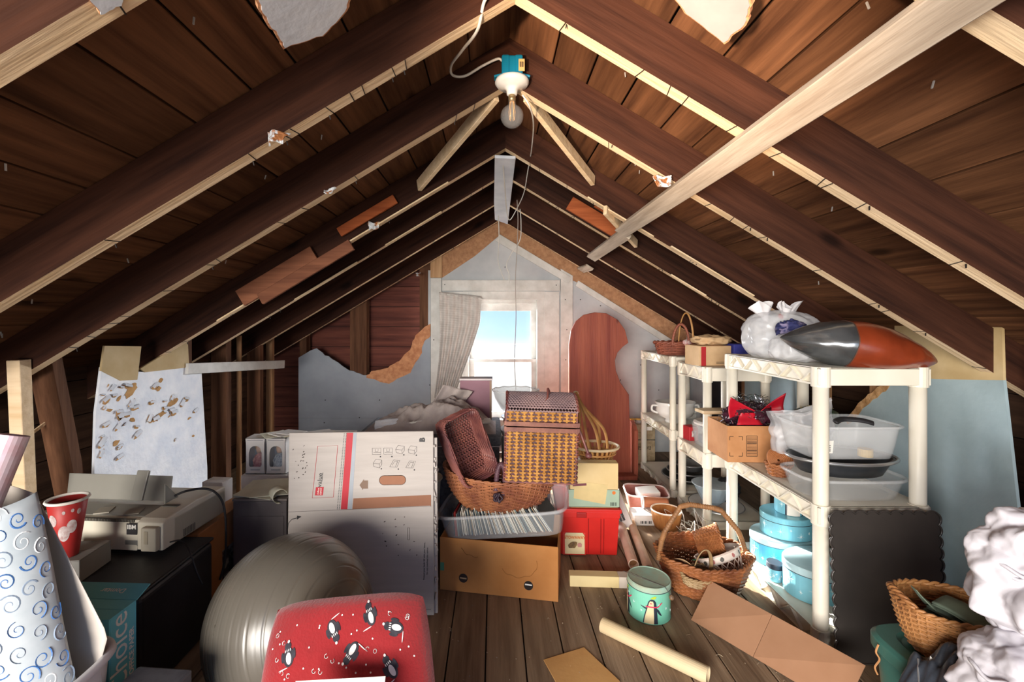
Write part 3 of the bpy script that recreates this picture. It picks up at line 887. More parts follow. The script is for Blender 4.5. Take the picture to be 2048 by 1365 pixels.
# leather cushion, silver half and russet half
t = thing('cushion', 'plump cushion, half silver half russet leather, on shelf top', 'cushion', P(1713, 693, 1.77))
M_sil = mat('silver_vinyl', '9a9ea2', .24, metal=.8, c2='5c6064', scale=5, bump=.15, bscale=14)
M_rus = mat('russet_leather', '8c3a1e', .32, c2='702c16', scale=5, bump=.15, bscale=22, coat=.2)
def pill(u, v):
    x = u * 2 - 1; a = 2 * pi * v
    q = max(0.0, 1 - abs(x) ** 1.75) ** .82
    fold = 1 + (.03 * sin(7 * a + 5 * x) + .05 * nz((x * 3, cos(a) * 1.2, sin(a) * 1.2), 2.2, 4)) * min(1, abs(x) * 2)
    return V((x * .268, cos(a) * .14 * q * fold, sin(a) * .098 * q * fold - .012 * x * x))
rot = Euler((0, radians(9.5), radians(-14))).to_matrix().to_4x4()
b = MB(); b.grid(lambda u, v: rot @ pill(u * .40, v), 26, 40); b.build('silver_half', M_sil, t, smooth=True)
b = MB(); b.grid(lambda u, v: rot @ pill(.40 + u * .60, v), 34, 40); b.build('russet_half', M_rus, t, smooth=True)
MB().tube([rot @ (pill(.40, i / 40) * 1.004) for i in range(40)], .0022, 4, closed=True).build('seam', mat('seam_thread', '5d3a2c', .6), t)
o = crumple('patterned_scarf', mat('indigo_white_cloth', '2c3060', .8, c2='8a80a0', scale=16, contrast=(.45, .55)), None, (.05, .04, .035), 6, .4, 36, 22, cen=(1.285, 1.97, ZA + .105))
tag(o, 'dark blue patterned scarf end behind the silver cushion', 'cloth')

# --- middle shelf of the near unit
ZM = .520
t = thing('roasting_tray', 'clear rectangular lidded tray, lowest of the stack on middle shelf', 'tray', (1.395, 1.83, ZM + .001))
b = MB()
b.grid(lambda u, v: sring(.195, .115, .075, .86, 4)(u, v), 64, 5, cu=True)
b.build('bowl', M_clear, t, smooth=True, solid=.003)
MB().lathe([(.05, .0), (1.0, .0), (1.0, .004), (.05, .004)], 64, sx=.17, sy=.1).build('base', M_clear, t)
b = MB(); b.tube([sring(.2, .12, .076, 1, 4)(i / 64, 1) for i in range(64)], .007, 6, closed=True); b.build('lid_rim', M_milk, t, smooth=True)
t = thing('roasting_pan', 'dark oval roasting pan with wide silver rim under the clear bin', 'pan', (1.39, 1.83, ZM + .085))
MB().lathe([(0, 0), (.82, 0), (.93, .035), (1.0, .055), (1.08, .057), (1.08, .060), (.98, .060), (.90, .04), (.8, .006), (0, .006)], 56, sx=.19, sy=.12).build('body', mat('dark_enamel', '3a3d42', .3, c2='2c2f33', scale=6, metal=.3), t, smooth=True)
b = MB(); b.tube([V((.206 * cos(2 * pi * i / 56), .13 * sin(2 * pi * i / 56), .060)) for i in range(56)], .006, 6, closed=True); b.build('rim', mat('bright_steel', 'c4c6c8', .3, metal=.8), t, smooth=True)
t = thing('storage_bin', 'clear plastic bin with white label, top of the middle shelf stack', 'bin', (1.40, 1.86, ZM + .150))
rg = sring(.185, .115, .125, .86, 6)
MB().grid(rg, 72, 6, cu=True).build('wall', M_milk, t, smooth=True, solid=.003)
MB().add([rg(i / 40, 0) for i in range(40)], [tuple(range(39, -1, -1))]).build('base', M_milk, t)
b = MB(); b.tube([sring(.192, .122, .125, 1, 6)(i / 72, 1) for i in range(72)], .006, 6, closed=True); b.build('rim', M_milk, t, smooth=True)
lb = MB().box((.05, .001, .05), (-.12, -.1085, .05), (.12, 0, 0)).build('label', M_paper, t)
b = MB()
for i in range(5): b.box((.03, .0006, .002), (-.12, -.1095, .035 + i * .007), (.12, 0, 0))
stuff(b.build('print_lines', M_ink, lb))
MB().lathe([(0, 0), (.025, 0), (.025, .03), (0, .03)], 20, (.06, -.07, .003)).build('jar', mat('yellow_lid', 'd8b04a', .5), t)
MB().tube(spline([(-.05, -.06, .135), (0, -.03, .14), (.06, -.05, .14), (.1, -.06, .13)]), .012, 6, flat=.5).build('dark_strap', M_black, t, smooth=True)
t = thing('plastic_bag', 'zip-top clear bag drooping over the near end of a carton', 'bag', (1.335, 1.99, ZM + .185))
def bagf(u, v):
    x = (u - .5) * .26; y = -.02 + .02 * sin(u * 7); z = .10 - .16 * v + .05 * u * (1 - v) - .02 * sin(u * 4)
    p = V((x, y - .03 * v, z))
    p.y += nz(p, 22, 3) * .03; p.z += nz(p, 18, 5) * .012
    return p
b = MB().grid(bagf, 40, 26); b.grid(lambda u, v: bagf(u, v) + V((0, .035 + .02 * sin(pi * u), 0)), 40, 26)
b.build('film', M_film, t, smooth=True)
b = MB()
for k in (.04, .06): b.tube([bagf(i / 20, k) + V((0, -.002, 0)) for i in range(21)], .0015, 4)
stuff(b.build('zip_strip', M_wbag, t))
t = carton('cardboard_box', 'brown carton with printed barcode panel jutting over the shelf edge', 'box', (.31, .22, .175), (1.285, 2.30, ZM + .002), -.03, M_card, open_top=True)
M_print = mat('carton_print', '2a1a12', .7)
b = MB()
for (x, z, dx, dz) in ((-.145, .125, 1, -1), (-.085, .125, -1, -1), (-.145, .03, 1, 1), (-.085, .03, -1, 1)):
    b.box((.018, .0005, .0025), (x + dx * .009, -.1103, z)).box((.0025, .0005, .018), (x, -.1103, z + dz * .009))
b.box((.05, .0005, .002), (-.04, -.1103, .128)).box((.05, .0005, .002), (-.04, -.1103, .03)).box((.002, .0005, .1), (-.065, -.1103, .079)).box((.002, .0005, .1), (-.015, -.1103, .079))
for i, wd in enumerate((1, 2, 1, 3, 1, 2, 1, 1, 2, 3, 1, 2, 1)):
    b.box((.046, .0005, .0014 * wd), (-.04, -.1103, .036 + i * .0070))
stuff(b.build('printed_marks', M_print, t))
# red bow on black tinsel
t = thing('ribbon_bow', 'red ribbon bow on a heap of black tinsel in the brown carton', 'decoration', (1.29, 2.30, ZM + .15))
M_bow = mat('red_ribbon', 'c0142a', .45, c2='a01022', scale=6)
for s in (-1, 1):
    def lob(u, v, s=s):
        x = s * (.015 + .12 * u); z = .085 + .045 * u + (v - .5) * (.02 + .085 * u) - .02 * u * (s < 0)
        return (x, -.07 + .022 * sin(pi * u) * (1 if v < .5 else .5) + .012 * sin(4 * v), z)
    MB().grid(lob, 12, 8).build('loop', M_bow, t, smooth=True, solid=.003)
def tail(u, v): return (-.05 + .05 * (u - .5) * 1.3 - .03 * v + .06 * v * u, -.078 - .01 * v + .006 * sin(5 * v), .085 - .055 * v)
MB().grid(tail, 6, 10).build('tail', M_bow, t, smooth=True, solid=.003)
crumple('dark_cellophane', mat('dark_cellophane', '2a1c24', .2, c2='4a2030', scale=12), t, (.115, .075, .065), 7, .22, 60, 36)
b = MB(); rn = random.Random(9)
for i in range(420):
    a = rn.uniform(0, 2 * pi); h = rn.uniform(0, 1)
    p = V((cos(a) * .13 * (1 - .5 * h), sin(a) * .09 * (1 - .5 * h), .03 + .12 * h))
    q = p + V((rn.gauss(0, .018), rn.gauss(0, .014), rn.gauss(0, .014)))
    m_ = (p + q) / 2 + V((rn.gauss(0, .008), rn.gauss(0, .008), rn.gauss(0, .008)))
    b.tube([p, m_, q], .0016, 3, flat=.4)
stuff(b.build('tinsel', mat('black_silver_tinsel', '2a2a2e', .18, metal=.9, c2='c8c8d0', scale=60, contrast=(.48, .56)), t))
t = thing('oval_tin', 'dark green oval tin with scroll pattern behind the red bow', 'tin', (1.50, 2.12, ZM + .001))
MB().lathe([(0, 0), (.98, 0), (1, .006), (1, .25), (0, .25)], 40, sx=.09, sy=.07).build('body', mat('green_tin', '2f4a3c', .4, c2='26402f', scale=6), t, smooth=False, bevel=.002)
MB().lathe([(0, .26 + .03), (.4, .285), (.8, .272), (1.0, .262), (1.05, .25), (1.05, .238), (0, .238)][::-1], 40, sx=.09, sy=.07).build('lid', MATS['green_tin'], t, smooth=True)
b = MB(); rn = random.Random(2)
for i in range(26):
    a = rn.uniform(0, 6.28); r = rn.uniform(.1, .8); p = V((r * cos(a) * .09, r * sin(a) * .07, .2885 - .016 * r * r))
    b.tube([p + V((.008 * cos(t_) * t_ / 5, .006 * sin(t_) * t_ / 5, .0006)) for t_ in [j * .7 for j in range(8)]], .0006, 3)
stuff(b.build('scroll_print', mat('gold_print', 'b9a878', .5), t))
t = thing('wicker_bowl', 'small round coiled wicker bowl leaning on the stacked trays', 'basket', P(1557, 912, 2.02) + V((0, 0, -.02)), (radians(62), 0, radians(-10)))
b = MB()
for i in range(9):
    r = .008 + i * .0055
    b.tube([V((r * cos(2 * pi * j / 28), r * sin(2 * pi * j / 28), .02 * (r / .05) ** 2)) for j in range(28)], .0034, 5, closed=True)
b.build('coils', M_wick, t, smooth=True)
t = thing('wicker_bowl', 'small round wicker basket standing beside the lidded tray', 'basket', P(1556, 958, 2.02), 0)
t.location.z = ZM + .001
weave(sring(.048, .048, .05, .75), 14, 7, .0036, .0026, 'w', M_wick, t, stake=.0026)
o = MB().box((.16, .10, .018)).build('wood_offcut', wood('offcut_wood', 'cbb79a', 'a9906e', 'X'), None, bevel=.003, M=Matrix.Translation((1.235, 2.57, .695)) @ Matrix.Rotation(.08, 4, 'Z'))
tag(o, 'short pale plank end laid across a white tub', 'plank')

# --- lower shelf of the near unit: snowflake tins
ZL = .060
M_tin = mat('blue_tin', '86c8da', .3, c2='74bace', scale=5, metal=.2)
M_tin2 = mat('deep_blue_tin', '58b0d6', .3, c2='4aa2ca', scale=5, metal=.2)
M_tint = mat('pale_tin_lid', 'b8d4da', .35, c2='a6c6ce', scale=5, metal=.1)
M_snow = mat('snow_print', 'dfeef0', .5)
M_navy = mat('navy_print', '26303e', .5)
def flake(b, fn, x, z, r, n=8):
    for i in range(n):
        a = 2 * pi * i / n
        b.tube([fn(x, z), fn(x + r * cos(a) * (1 if i % 2 == 0 else .7), z + r * sin(a) * (1 if i % 2 == 0 else .7))], [.0012, .0004], 3)
def tin(label, loc, rx, ry, h, body, lid, rot=0, penguin=False, group='blue snowflake tins'):
    t = thing('gift_tin', label, 'tin', loc, (0, 0, rot), group)
    lh = min(.03, h * .28)
    MB().lathe([(0, 0), (.99, 0), (1, .003), (1, h - lh)], 56, sx=rx, sy=ry).build('body', body, t, smooth=False, bevel=.001)
    MB().lathe([(1.0, h - lh), (1.018, h - lh + .001), (1.018, h - .004), (.995, h), (0, h + .001)], 56, sx=rx, sy=ry).build('lid', lid, t, smooth=False, bevel=.001)
    MB().tube([(1.02 * rx * cos(2 * pi * i / 56), 1.02 * ry * sin(2 * pi * i / 56), h - lh) for i in range(56)], .0014, 4, closed=True).build('seam', M_navy, t)
    def fn(x, z):
        a = -pi / 2 + x / rx
        return V((rx * 1.004 * cos(a), ry * 1.004 * sin(a), z))
    b = MB()
    for i in range(-4, 5):
        flake(b, fn, i * rx * .36, (h - lh) * (.5 + .18 * ((i * 7) % 3 - 1)), (h - lh) * (.24 if i % 2 == 0 else .1))
    stuff(b.build('snowflakes', M_snow, t))
    return t, fn
tin('large pale blue oval snowflake tin at the front of the bottom shelf', (1.40, 1.92, ZL), .165, .125, .135, M_tin, M_tint)
tin('deep blue oval tin, lowest of the three stacked tins', (1.39, 2.19, ZL), .145, .115, .125, M_tin2, M_tint)
tin('turquoise oval tin, middle one of the three stacked tins', (1.41, 2.19, ZL + .127), .118, .10, .10, M_tin, M_tin)
t, fn = tin('tall round tin printed with a penguin body, topmost of the stack', (1.42, 2.19, ZL + .229), .062, .062, .17, M_tin, M_tin)
b = MB()
b.decal([(.0, -.045, .012), (.08, -.045, .008), (.14, -.04, -.004)], lambda x, z: fn(x, z) * 1.0, 8, mi=0)
b.decal([(.0, .022, .03), (.08, .016, .024), (.14, .0, .008)], fn, 4, mi=1)
b.decal([(.0, -.052, -.044), (.14, -.05, -.04)], fn, 3, mi=1)
b.decal([(.118, -.05, .01), (.126, -.05, .008)], lambda x, z: V((fn(x, z).x * 1.01, fn(x, z).y * 1.01, z)), 8, mi=2)
b.build('penguin_print', [M_paper, M_navy, mat('pink_print', 'e0345e', .5)], t)
tin('little blue tin poking out behind the big handled basket', (1.245, 2.02, ZL), .03, .035, .075, M_tin, M_navy)
o = MB()
for i in range(5):
    p = V((1.29 + i * .02, 1.76 - .005 * i, ZL + .002 + i * .004))
    o.box((.12, .05, .002), p, (0, .1 * (i - 2), .5 + .15 * i))
o = o.build('paper_scraps', M_paper); tag(o, 'loose white paper scraps at the bottom shelf edge', 'paper'); stuff(o)

# --- small unit and far unit
t = thing('storage_tub', 'white plastic tub with lid on the small middle shelf', 'tub', (1.34, 2.80, .439))
MB().grid(sring(.095, .10, .13, .85, 5), 48, 5, cu=True).build('body', M_milk, t, smooth=True, solid=.003)
MB().lathe([(0, .13), (1.06, .13), (1.06, .142), (.9, .15), (0, .15)], 40, sx=.098, sy=.103).build('lid', M_cardw, t)
MB().box((.12, .12, .05), (0, 0, .03)).build('contents', mat('blue_grey_contents', '7d8a96', .7), t, bevel=.01)
t = carton('gift_box', 'small red and white printed box by the white tub', 'box', (.06, .07, .085), (1.265, 2.93, .439), .2, mat('red_print', 'b4252c', .6))
MB().box((.03, .0006, .04), (0, -.0353, .045)).build('label', mat('mottled_print', 'd8d0cc', .6, c2='4a3a3a', scale=60), t)
t = thing('serving_bowl', 'white ornate oval tureen on the far middle shelf', 'bowl', (1.33, 3.34, .457))
MB().lathe([(0, 0), (.5, 0), (.55, .015), (.5, .03), (.85, .05), (1.0, .09), (.93, .12), (1.05, .15), (1.0, .155), (.9, .12), (0, .06)], 44, sx=.14, sy=.1).build('bowl', M_porc, t, smooth=True)
for s in (-1, 1): MB().tube(spline([(s * .12, 0, .12), (s * .165, 0, .125), (s * .17, 0, .09), (s * .13, 0, .07)]), .008, 6).build('handle', M_porc, t, smooth=True)
t = thing('storage_tub', 'clear lidded tub with white contents behind the ornate tureen', 'tub', (1.465, 3.48, .457))
MB().grid(sring(.1, .09, .12, .9, 5), 44, 4, cu=True).build('body', M_milk, t, smooth=True, solid=.003)
MB().lathe([(0, .12), (1.05, .12), (1.05, .13), (0, .134)], 40, sx=.1, sy=.09).build('lid', M_milk, t)
MB().box((.13, .11, .09), (0, 0, .05)).build('contents', M_paper, t, bevel=.02)
M_steel = mat('pan_steel', 'b4b6b8', .3, metal=.7, c2='8e9092', scale=8)
def pan(label, loc, r, h, m, rot=(0, 0, 0)):
    t = thing('round_pan', label, 'pan', loc, rot, 'round pans on the bottom shelf')
    MB().lathe([(0, 0), (.85, 0), (1, h * .9), (1.06, h), (1.06, h * 1.06), (.97, h), (.83, h * .12), (0, h * .12)], 40, sx=r, sy=r).build('body', m, t, smooth=True)
    MB().tube([(1.05 * r * cos(2 * pi * i / 40), 1.05 * r * sin(2 * pi * i / 40), h) for i in range(40)], .005, 5, closed=True).build('rim', M_steel, t, smooth=True)
pan('wide dark round pan, lowest on the far bottom shelf', (1.41, 3.34, .047), .16, .03, mat('dark_pan', '4a4846', .4, metal=.5))
pan('shallow grey round pan stacked on the wide dark pan', (1.42, 3.34, .084), .135, .025, MATS['dark_pan'])
pan('bright steel ring pan on top of the pan stack', (1.44, 3.35, .114), .095, .04, M_steel)
t = thing('glass_bowl', 'faceted clear glass bowl on the small unit bottom shelf', 'bowl', (1.36, 2.83, .075))
MB().lathe([(0, 0), (.05, 0), (.07, .02), (.095, .07), (.118, .115), (.122, .117), (.114, .112), (.09, .07), (.065, .025), (0, .01)], 20).build('bowl', mat('blue_glass', 'c4dcec', .08, clear=.55, var=.05), t)
MB().lathe([(.118, .113), (.124, .116), (.118, .119)], 20).build('rim', mat('blue_glass_rim', 'd4e6f2', .1, clear=.2), t)
t = thing('serving_tray', 'flat white oval tray under the faceted glass bowl', 'tray', (1.38, 2.83, .052))
MB().lathe([(0, 0), (.8, 0), (1, .012), (1.05, .014), (1.0, .018), (.8, .006), (0, .006)], 40, sx=.15, sy=.16).build('dish', M_porc, t, smooth=True)
MB().tube([(1.04 * .15 * cos(2 * pi * i / 40), 1.04 * .16 * sin(2 * pi * i / 40), .015) for i in range(40)], .003, 5, closed=True).build('rim', M_steel, t)
o = crumple('black_bag', mat('black_film', '26282c', .3, c2='14161a', scale=8), None, (.07, .06, .07), 12, .3, 44, 26, cen=(1.47, 2.94 - .06, .072))
tag(o, 'crumpled black bag behind the glass bowl', 'bag')
# ================================================================ centre: cartons, crates and baskets
# orange-tan carton on the floor
t = carton('cardboard_box', 'tan cardboard carton with two round hand holes on the floor', 'box', (.525, .33, .235), (.045, 2.155, .001), -.175, mat('orange_cardboard', 'c98b4e', .8, c2='b4753a', scale=3.5, bump=.05, bscale=40), open_top=True)
for x in (-.155, .135):
    b = MB().lathe([(.0, 0), (.02, 0), (.02, .0006), (0, .0006)], 24, M=Matrix.Translation((x, -.1652, .062 if x < 0 else .058)) @ Matrix.Rotation(pi / 2, 4, 'X'))
    h = b.build('hand_hole', M_dark, t)
    MB().box((.03, .0005, .006), (x, -.1662, .062), (0, .05, 0)).build('showing_contents', M_paper if x > 0 else M_cardl, h)
MB().box((.018, .0006, .036), (-.252, -.1653, .105)).build('green_tape', mat('green_tape', '5c9a78', .6), t)
b = MB()
for (cx, cz, r, a0, a1) in ((.09, .15, .075, -2.6, .3), (-.10, .21, .06, -2.9, -1.4)):
    b.tube([V((cx + r * cos(a) * 1.1, -.1652, cz + r * sin(a) * .8 + .003 * sin(9 * a))) for a in [a0 + (a1 - a0) * i / 30 for i in range(31)]], .0016, 3, flat=.3)
stuff(b.build('water_stain', mat('stain_brown', 'a0672e', .85), t))

# clear file bin, one end sunk into the carton
t = thing('file_bin', 'clear plastic bin packed with record sleeves, tilted on the tan carton', 'bin', (.06, 2.15, .250), (0, radians(-7), -.16))
rg = sring(.285, .165, .105, .92, 7)
MB().grid(rg, 80, 6, cu=True).build('wall', M_clear, t, smooth=True, solid=.0035)
MB().add([rg(i / 48, 0.0) for i in range(48)], [tuple(range(47, -1, -1))]).build('base', M_milk, t)
b = MB(); b.tube([sring(.294, .174, .105, 1, 7)(i / 80, 1) for i in range(80)], .008, 6, closed=True); b.build('rim', M_milk, t, smooth=True)
rn = random.Random(21)
slv = [mat('sleeve_%d' % i, c, .7, var=.05) for i, c in enumerate(('e9e2d0', 'd8d0bc', 'c8ccc8', '4a5a62', 'b8a080', '8a9a98', '2f3a44', 'ddd6c6'))] + [mat('red_sleeve', 'b02a26', .6)]
for i in range(64):
    x = -.225 + i * .0071
    lean = .28 + .75 * i / 64
    hgt = .112 + rn.uniform(-.012, .012)
    m = slv[8] if i in (1, 2) else rn.choice(slv[:8])
    MB().box((.0035, .25 + rn.uniform(-.02, .0), hgt), (0, 0, hgt / 2)).build('record_sleeve', m, t, M=Matrix.Translation((x, rn.uniform(-.006, .006), .004)) @ Matrix.Rotation(-lean * .75 + .25, 4, 'Y'))

# long shallow wicker basket with wrapped handles
t = thing('wicker_basket', 'long boat-shaped wicker basket sitting in the clear file bin', 'basket', (.02, 2.13, .338), (0, radians(2), -.12))
M_wk3 = mat('wicker_tan_red', 'b07248', .55, c2='7e4630', scale=8, bump=.2, bscale=60)
weave(sring(.262, .14, .155, .60, 2.3, .06, lambda c, s, v: .030 * v * abs(c) ** 3), 50, 20, .0040, .0042, 'w', M_wk3, t, stake=.003, rimr=.007)
M_wrap = mat('handle_wrap', '6a4a52', .5, c2='4a2e38', scale=20)
b = MB()
pts = spline([(.0, -.135, .12), (.0, -.10, .19), (.015, -.09, .225), (.035, -.095, .19), (.03, -.13, .10)], 6)
b.tube(pts, .011, 8); wrap(b, pts, .012, 26, .002); b.build('handle', M_wrap, t, smooth=True)
b = MB()
for i in range(5):
    a = i * 1.25
    b.tube(spline([(.012, -.15, .115), (.012 + .02 * cos(a), -.158, .10 + .018 * sin(a)), (.012 + .012 * cos(a + 1), -.156, .085)]), .005, 5)
b.build('binding_knot', mat('dark_binding', '33202c', .5), t, smooth=True)

# tilted rectangular basket
t = thing('wicker_basket', 'reddish rectangular wicker basket tipped on end in the boat-shaped basket', 'basket', (-.075, 2.09, .49), (radians(-8), radians(-19), radians(33)))
M_wk4 = mat('wicker_plum', '8c5348', .5, c2='5c3234', scale=8, bump=.2, bscale=60)
# box of weave lying on its side: opening faces away
rgb = sring(.090, .155, .10, .94, 9)
tip = Matrix.Rotation(radians(90), 4, 'X')
def rtip(u, v):
    p = tip @ rgb(u, v)
    return V((p.x, p.y + .05, p.z + .15))
def weave_m(ring, cenf, nst, rows, r, amp, m, par):
    b = MB()
    for j in range(rows):
        v = (j + .5) / rows; pts = []
        for i in range(nst * 2):
            p = ring(i / (nst * 2), v); n = p - cenf(v); n.y = 0; n.normalize()
            pts.append(p + n * amp * cos(pi * (i / 2 + j)))
        b.tube(pts, r, 4, closed=True)
    return stuff(b.build('weave', m, par))
weave_m(rtip, lambda v: V((0, 0, .15)), 44, 11, .0042, .0048, M_wk4, t)
b = MB()
for i in range(25):      # woven base that faces the camera
    z = .012 + i * .0115
    b.tube([V((-.083 + .166 * k / 24, .05 - .0045 * cos(pi * (k + i)), z)) for k in range(25)], .0046, 4)
for k in range(12):
    b.tube([(-.078 + .0142 * k, .05, .005), (-.078 + .0142 * k, .05, .295)], .0036, 4)
stuff(b.build('woven_base', M_wk4, t))
for v in (0.02, 1.0):
    b = MB()
    for ph in (0, pi):
        n = 110
        b.tube([rtip(i / n, v) + V((cos(2 * pi * i / 5 + ph) * .004, sin(2 * pi * i / 5 + ph) * .004, cos(2 * pi * i / 5 + ph) * .002)) for i in range(n)], .0036, 5, closed=True)
    stuff(b.build('braided_edge', M_wk4, t, smooth=True))

# picnic basket with domed lid
t = thing('picnic_basket', 'lidded two-tone picnic basket balanced on top of the basket pile', 'basket', (.203, 2.07, .505), (0, radians(1.5), -.03))
M_pale_c = mat('honey_cane', 'c9944e', .5, c2='a87236', scale=10, bump=.15, bscale=60)
M_dk_c = mat('maroon_cane', '5a2c30', .5, c2='3c1c22', scale=10)
W2, D2 = .152, .115
def wallpanel(x0, x1, z0, z1, y, par, n, m, name='panel'):
    """flat face of plaited cane: dark uprights, pale strands passing over every other pair"""
    b = MB(); 
    b.box((x1 - x0, .004, z1 - z0), ((x0 + x1) / 2, y + .006, (z0 + z1) / 2))
    stuff(b.build('dark_weave', M_dk_c, par))
    b = MB()
    st = (x1 - x0) / n
    for i in range(n):
        xc = x0 + (i + .5) * st
        b.tube([(xc, y + .001, z0), (xc, y + .001, z1)], st * .16, 5)
        rows = m
        for j in range(rows):
            zc_ = z0 + (j + .5) * (z1 - z0) / rows
            wdt = st * (.46 if (j + i) % 2 == 0 else .30)
            b.tube([(xc - wdt, y + .0025, zc_), (xc - wdt * .6, y - .003, zc_), (xc + wdt * .6, y - .003, zc_), (xc + wdt, y + .0025, zc_)], (z1 - z0) / rows * .27, 5)
    stuff(b.build('pale_weave', M_pale_c, par))
body = bpy.data.objects.new('body', None); col.objects.link(body); body.parent = t
wallpanel(-W2, W2, .006, .222, -D2, body, 10, 14)
b = MB().box((2 * W2 - .004, .006, .228), (0, D2, .114)).box((.006, 2 * D2 - .004, .228), (-W2 + .003, 0, .114)).box((.006, 2 * D2 - .004, .228), (W2 - .003, 0, .114)).box((2 * W2, 2 * D2, .006), (0, 0, .003))
b.build('side_walls', M_wk4, body)
b = MB()
for j in range(20):
    z = .01 + j * .011
    for X in (-W2 - .001, W2 + .001):
        b.tube([V((X + .003 * cos(pi * (k + j)), -D2 + .23 * k / 18, z)) for k in range(19)], .0052, 4)
stuff(b.build('side_weave', M_wk4, body))
def rimbar(z, par, name, r=.009):
    b = MB()
    loop = [(-W2, -D2 - .004), (W2, -D2 - .004), (W2 + .004, -D2), (W2 + .004, D2), (-W2 - .004, D2), (-W2 - .004, -D2)]
    for i in range(len(loop)):
        a, c = loop[i], loop[(i + 1) % len(loop)]
        n = max(1, int((V(c) - V(a)).length / .0034))
        for k in range(n):
            p = V(a).lerp(V(c), k / n)
            b.box((.003, .012, r * 2.1) if abs(a[1] - c[1]) < .001 else (.012, .003, r * 2.1), (p.x, p.y, z), (0, .12, 0))
    b.box((2 * W2, .006, r * 1.8), (0, -D2 - .003, z))
    return stuff(b.build(name, mat('bound_cane', '96604a', .5, c2='6c3c34', scale=12), par))
rimbar(.232, body, 'bound_rim')
lid = bpy.data.objects.new('lid', None); col.objects.link(lid); lid.parent = t
rimbar(.256, lid, 'bound_rim')
wallpanel(-W2, W2, .266, .312, -D2, lid, 10, 3)
def dome(u, v):
    y = -D2 + 2 * D2 * v; z = .312 + .058 * sin(pi * v) ** .7
    return V(((u - .5) * 2 * W2 * (1 - .04 * sin(pi * v)), y, z))
b = MB()
for j in range(26):
    v = j / 25
    b.tube([dome(k / 46, v) + V((0, 0, .0028 * cos(pi * (k + j)))) for k in range(47)], .0058, 4)
stuff(b.build('woven_top', mat('wicker_greyed', '8a6a66', .5, c2='5e4448', scale=8), lid))
b = MB().box((2 * W2, .005, .06), (0, D2, .29))
for X in (-W2, W2):
    b.prism([(-D2, .266), (D2, .266)] + [(D2 - 2 * D2 * i / 12, .308 + .058 * sin(pi * i / 12) ** .7) for i in range(13)], .006, Matrix(((0, 0, 1, X), (1, 0, 0, 0), (0, 1, 0, 0), (0, 0, 0, 1))))
b.build('lid_sides', M_wk4, lid)
b = MB()
for X in (-W2, W2):
    for ph in (0, pi):
        b.tube([V((X + .004 * cos(i + ph), -D2 + 2 * D2 * i / 40, .312 + .058 * sin(pi * i / 40) ** .7 + .004 * sin(i + ph))) for i in range(41)], .004, 5)
stuff(b.build('braided_edge', M_wk4, lid))
b = MB()
b.tube(spline([(-.02, -.04, .365), (-.03, -.07, .345), (0, -.085, .335), (.025, -.06, .36), (.03, -.02, .395), (.04, -.01, .375)]), .005, 6)
b.build('clasp_loop', M_wk4, lid, smooth=True)
b = MB()
pts = spline([(W2 + .008, -.05, .25), (W2 + .03, -.07, .19), (W2 + .055, -.085, .125)])
b.tube(pts, .006, 6); b.lathe([(0, -.013), (.012, -.008), (.015, 0), (.012, .008), (0, .013)], 14, (W2 + .056, -.086, .12))
b.build('drop_handle', M_wk4, t, smooth=True)

# chest, clothes, mauve box, glass bowl in front of the window
t = thing('storage_chest', 'grey felt-covered chest under the heap of clothes', 'chest', (-.36, 2.70, 0))
M_felt = mat('grey_felt', '6a6d74', .95, c2='4e5158', scale=60, bump=.3, bscale=120)
MB().box((.78, .48, .52), (0, 0, .26)).build('body', M_felt, t, bevel=.012)
MB().box((.80, .50, .055), (0, 0, .5525)).build('lid', M_felt, t, bevel=.014)
MB().tube([(-.39, -.243, .525), (.39, -.243, .525)], .004, 5).build('piping', mat('pale_piping', 'd0cdd0', .6), t)
t = thing('clothes_heap', 'rumpled heap of pale clothes and towels on the grey chest', 'clothes', (-.36, 2.66, .581))
M_cl = mat('beige_cloth', 'b8aca6', .9, c2='978a88', scale=6, bump=.2, bscale=90)
def heap(u, v):
    x = (u - .5) * .74; y = (v - .5) * .34
    e_ = max(0, 1 - (2 * abs(u - .5)) ** 3) * max(0, 1 - (2 * abs(v - .5)) ** 3)
    p = V((x, y, 0))
    z = e_ * (.045 + .09 * exp(-((x - .12) / .2) ** 2) + .035 * ridge(p, 7, 4) + .015 * ridge(p, 17, 8))
    return (x, y, max(.002, z))
MB().grid(heap, 90, 50).build('shirts', M_cl, t, smooth=True)
def roll(u, v):
    a = 2 * pi * v; x = -.30 + .24 * u
    r = .032 * (1 + .10 * sin(7 * a + 3 * u) + .15 * nz((u * 4, a, 0), 1.4, 3))
    return (x, -.115 + r * cos(a) + .05 * u, .034 + r * sin(a) - .02 * u + .015 * sin(pi * u))
MB().grid(roll, 30, 26).build('towel', mat('white_towel', 'e4e6ea', .95, c2='cfd2da', scale=12, bump=.4, bscale=120), t, smooth=True)
def flat_(u, v): return (-.12 + .46 * u, -.135 + .09 * v, .050 + .012 * sin(u * 5) + .02 * u)
MB().grid(flat_, 16, 5).build('folded_sheet', M_paper, t, smooth=True, solid=.012)
def drape(u, v):
    p = V((.05 + .18 * u - .10 * (1 - v), .15 - .02 * v, .06 + .17 * v * (1 - .25 * u))); p.y += .02 * sin(u * 9)
    return p
MB().grid(drape, 22, 12).build('hanging_shirt', M_cl, t, smooth=True, solid=.004)
t = thing('storage_box', 'tall mauve box with pale edges standing before the window', 'box', (-.113, 2.885, .581))
M_mau = mat('mauve_card', '9c7480', .7, c2='8e6672', scale=4)
MB().box((.198, .10, .25), (0, 0, .125)).build('body', M_mau, t, bevel=.004)
MB().box((.206, .108, .012), (0, 0, .2565)).build('lid', mat('pale_lid_edge', 'd8cccc', .6), t, bevel=.002)
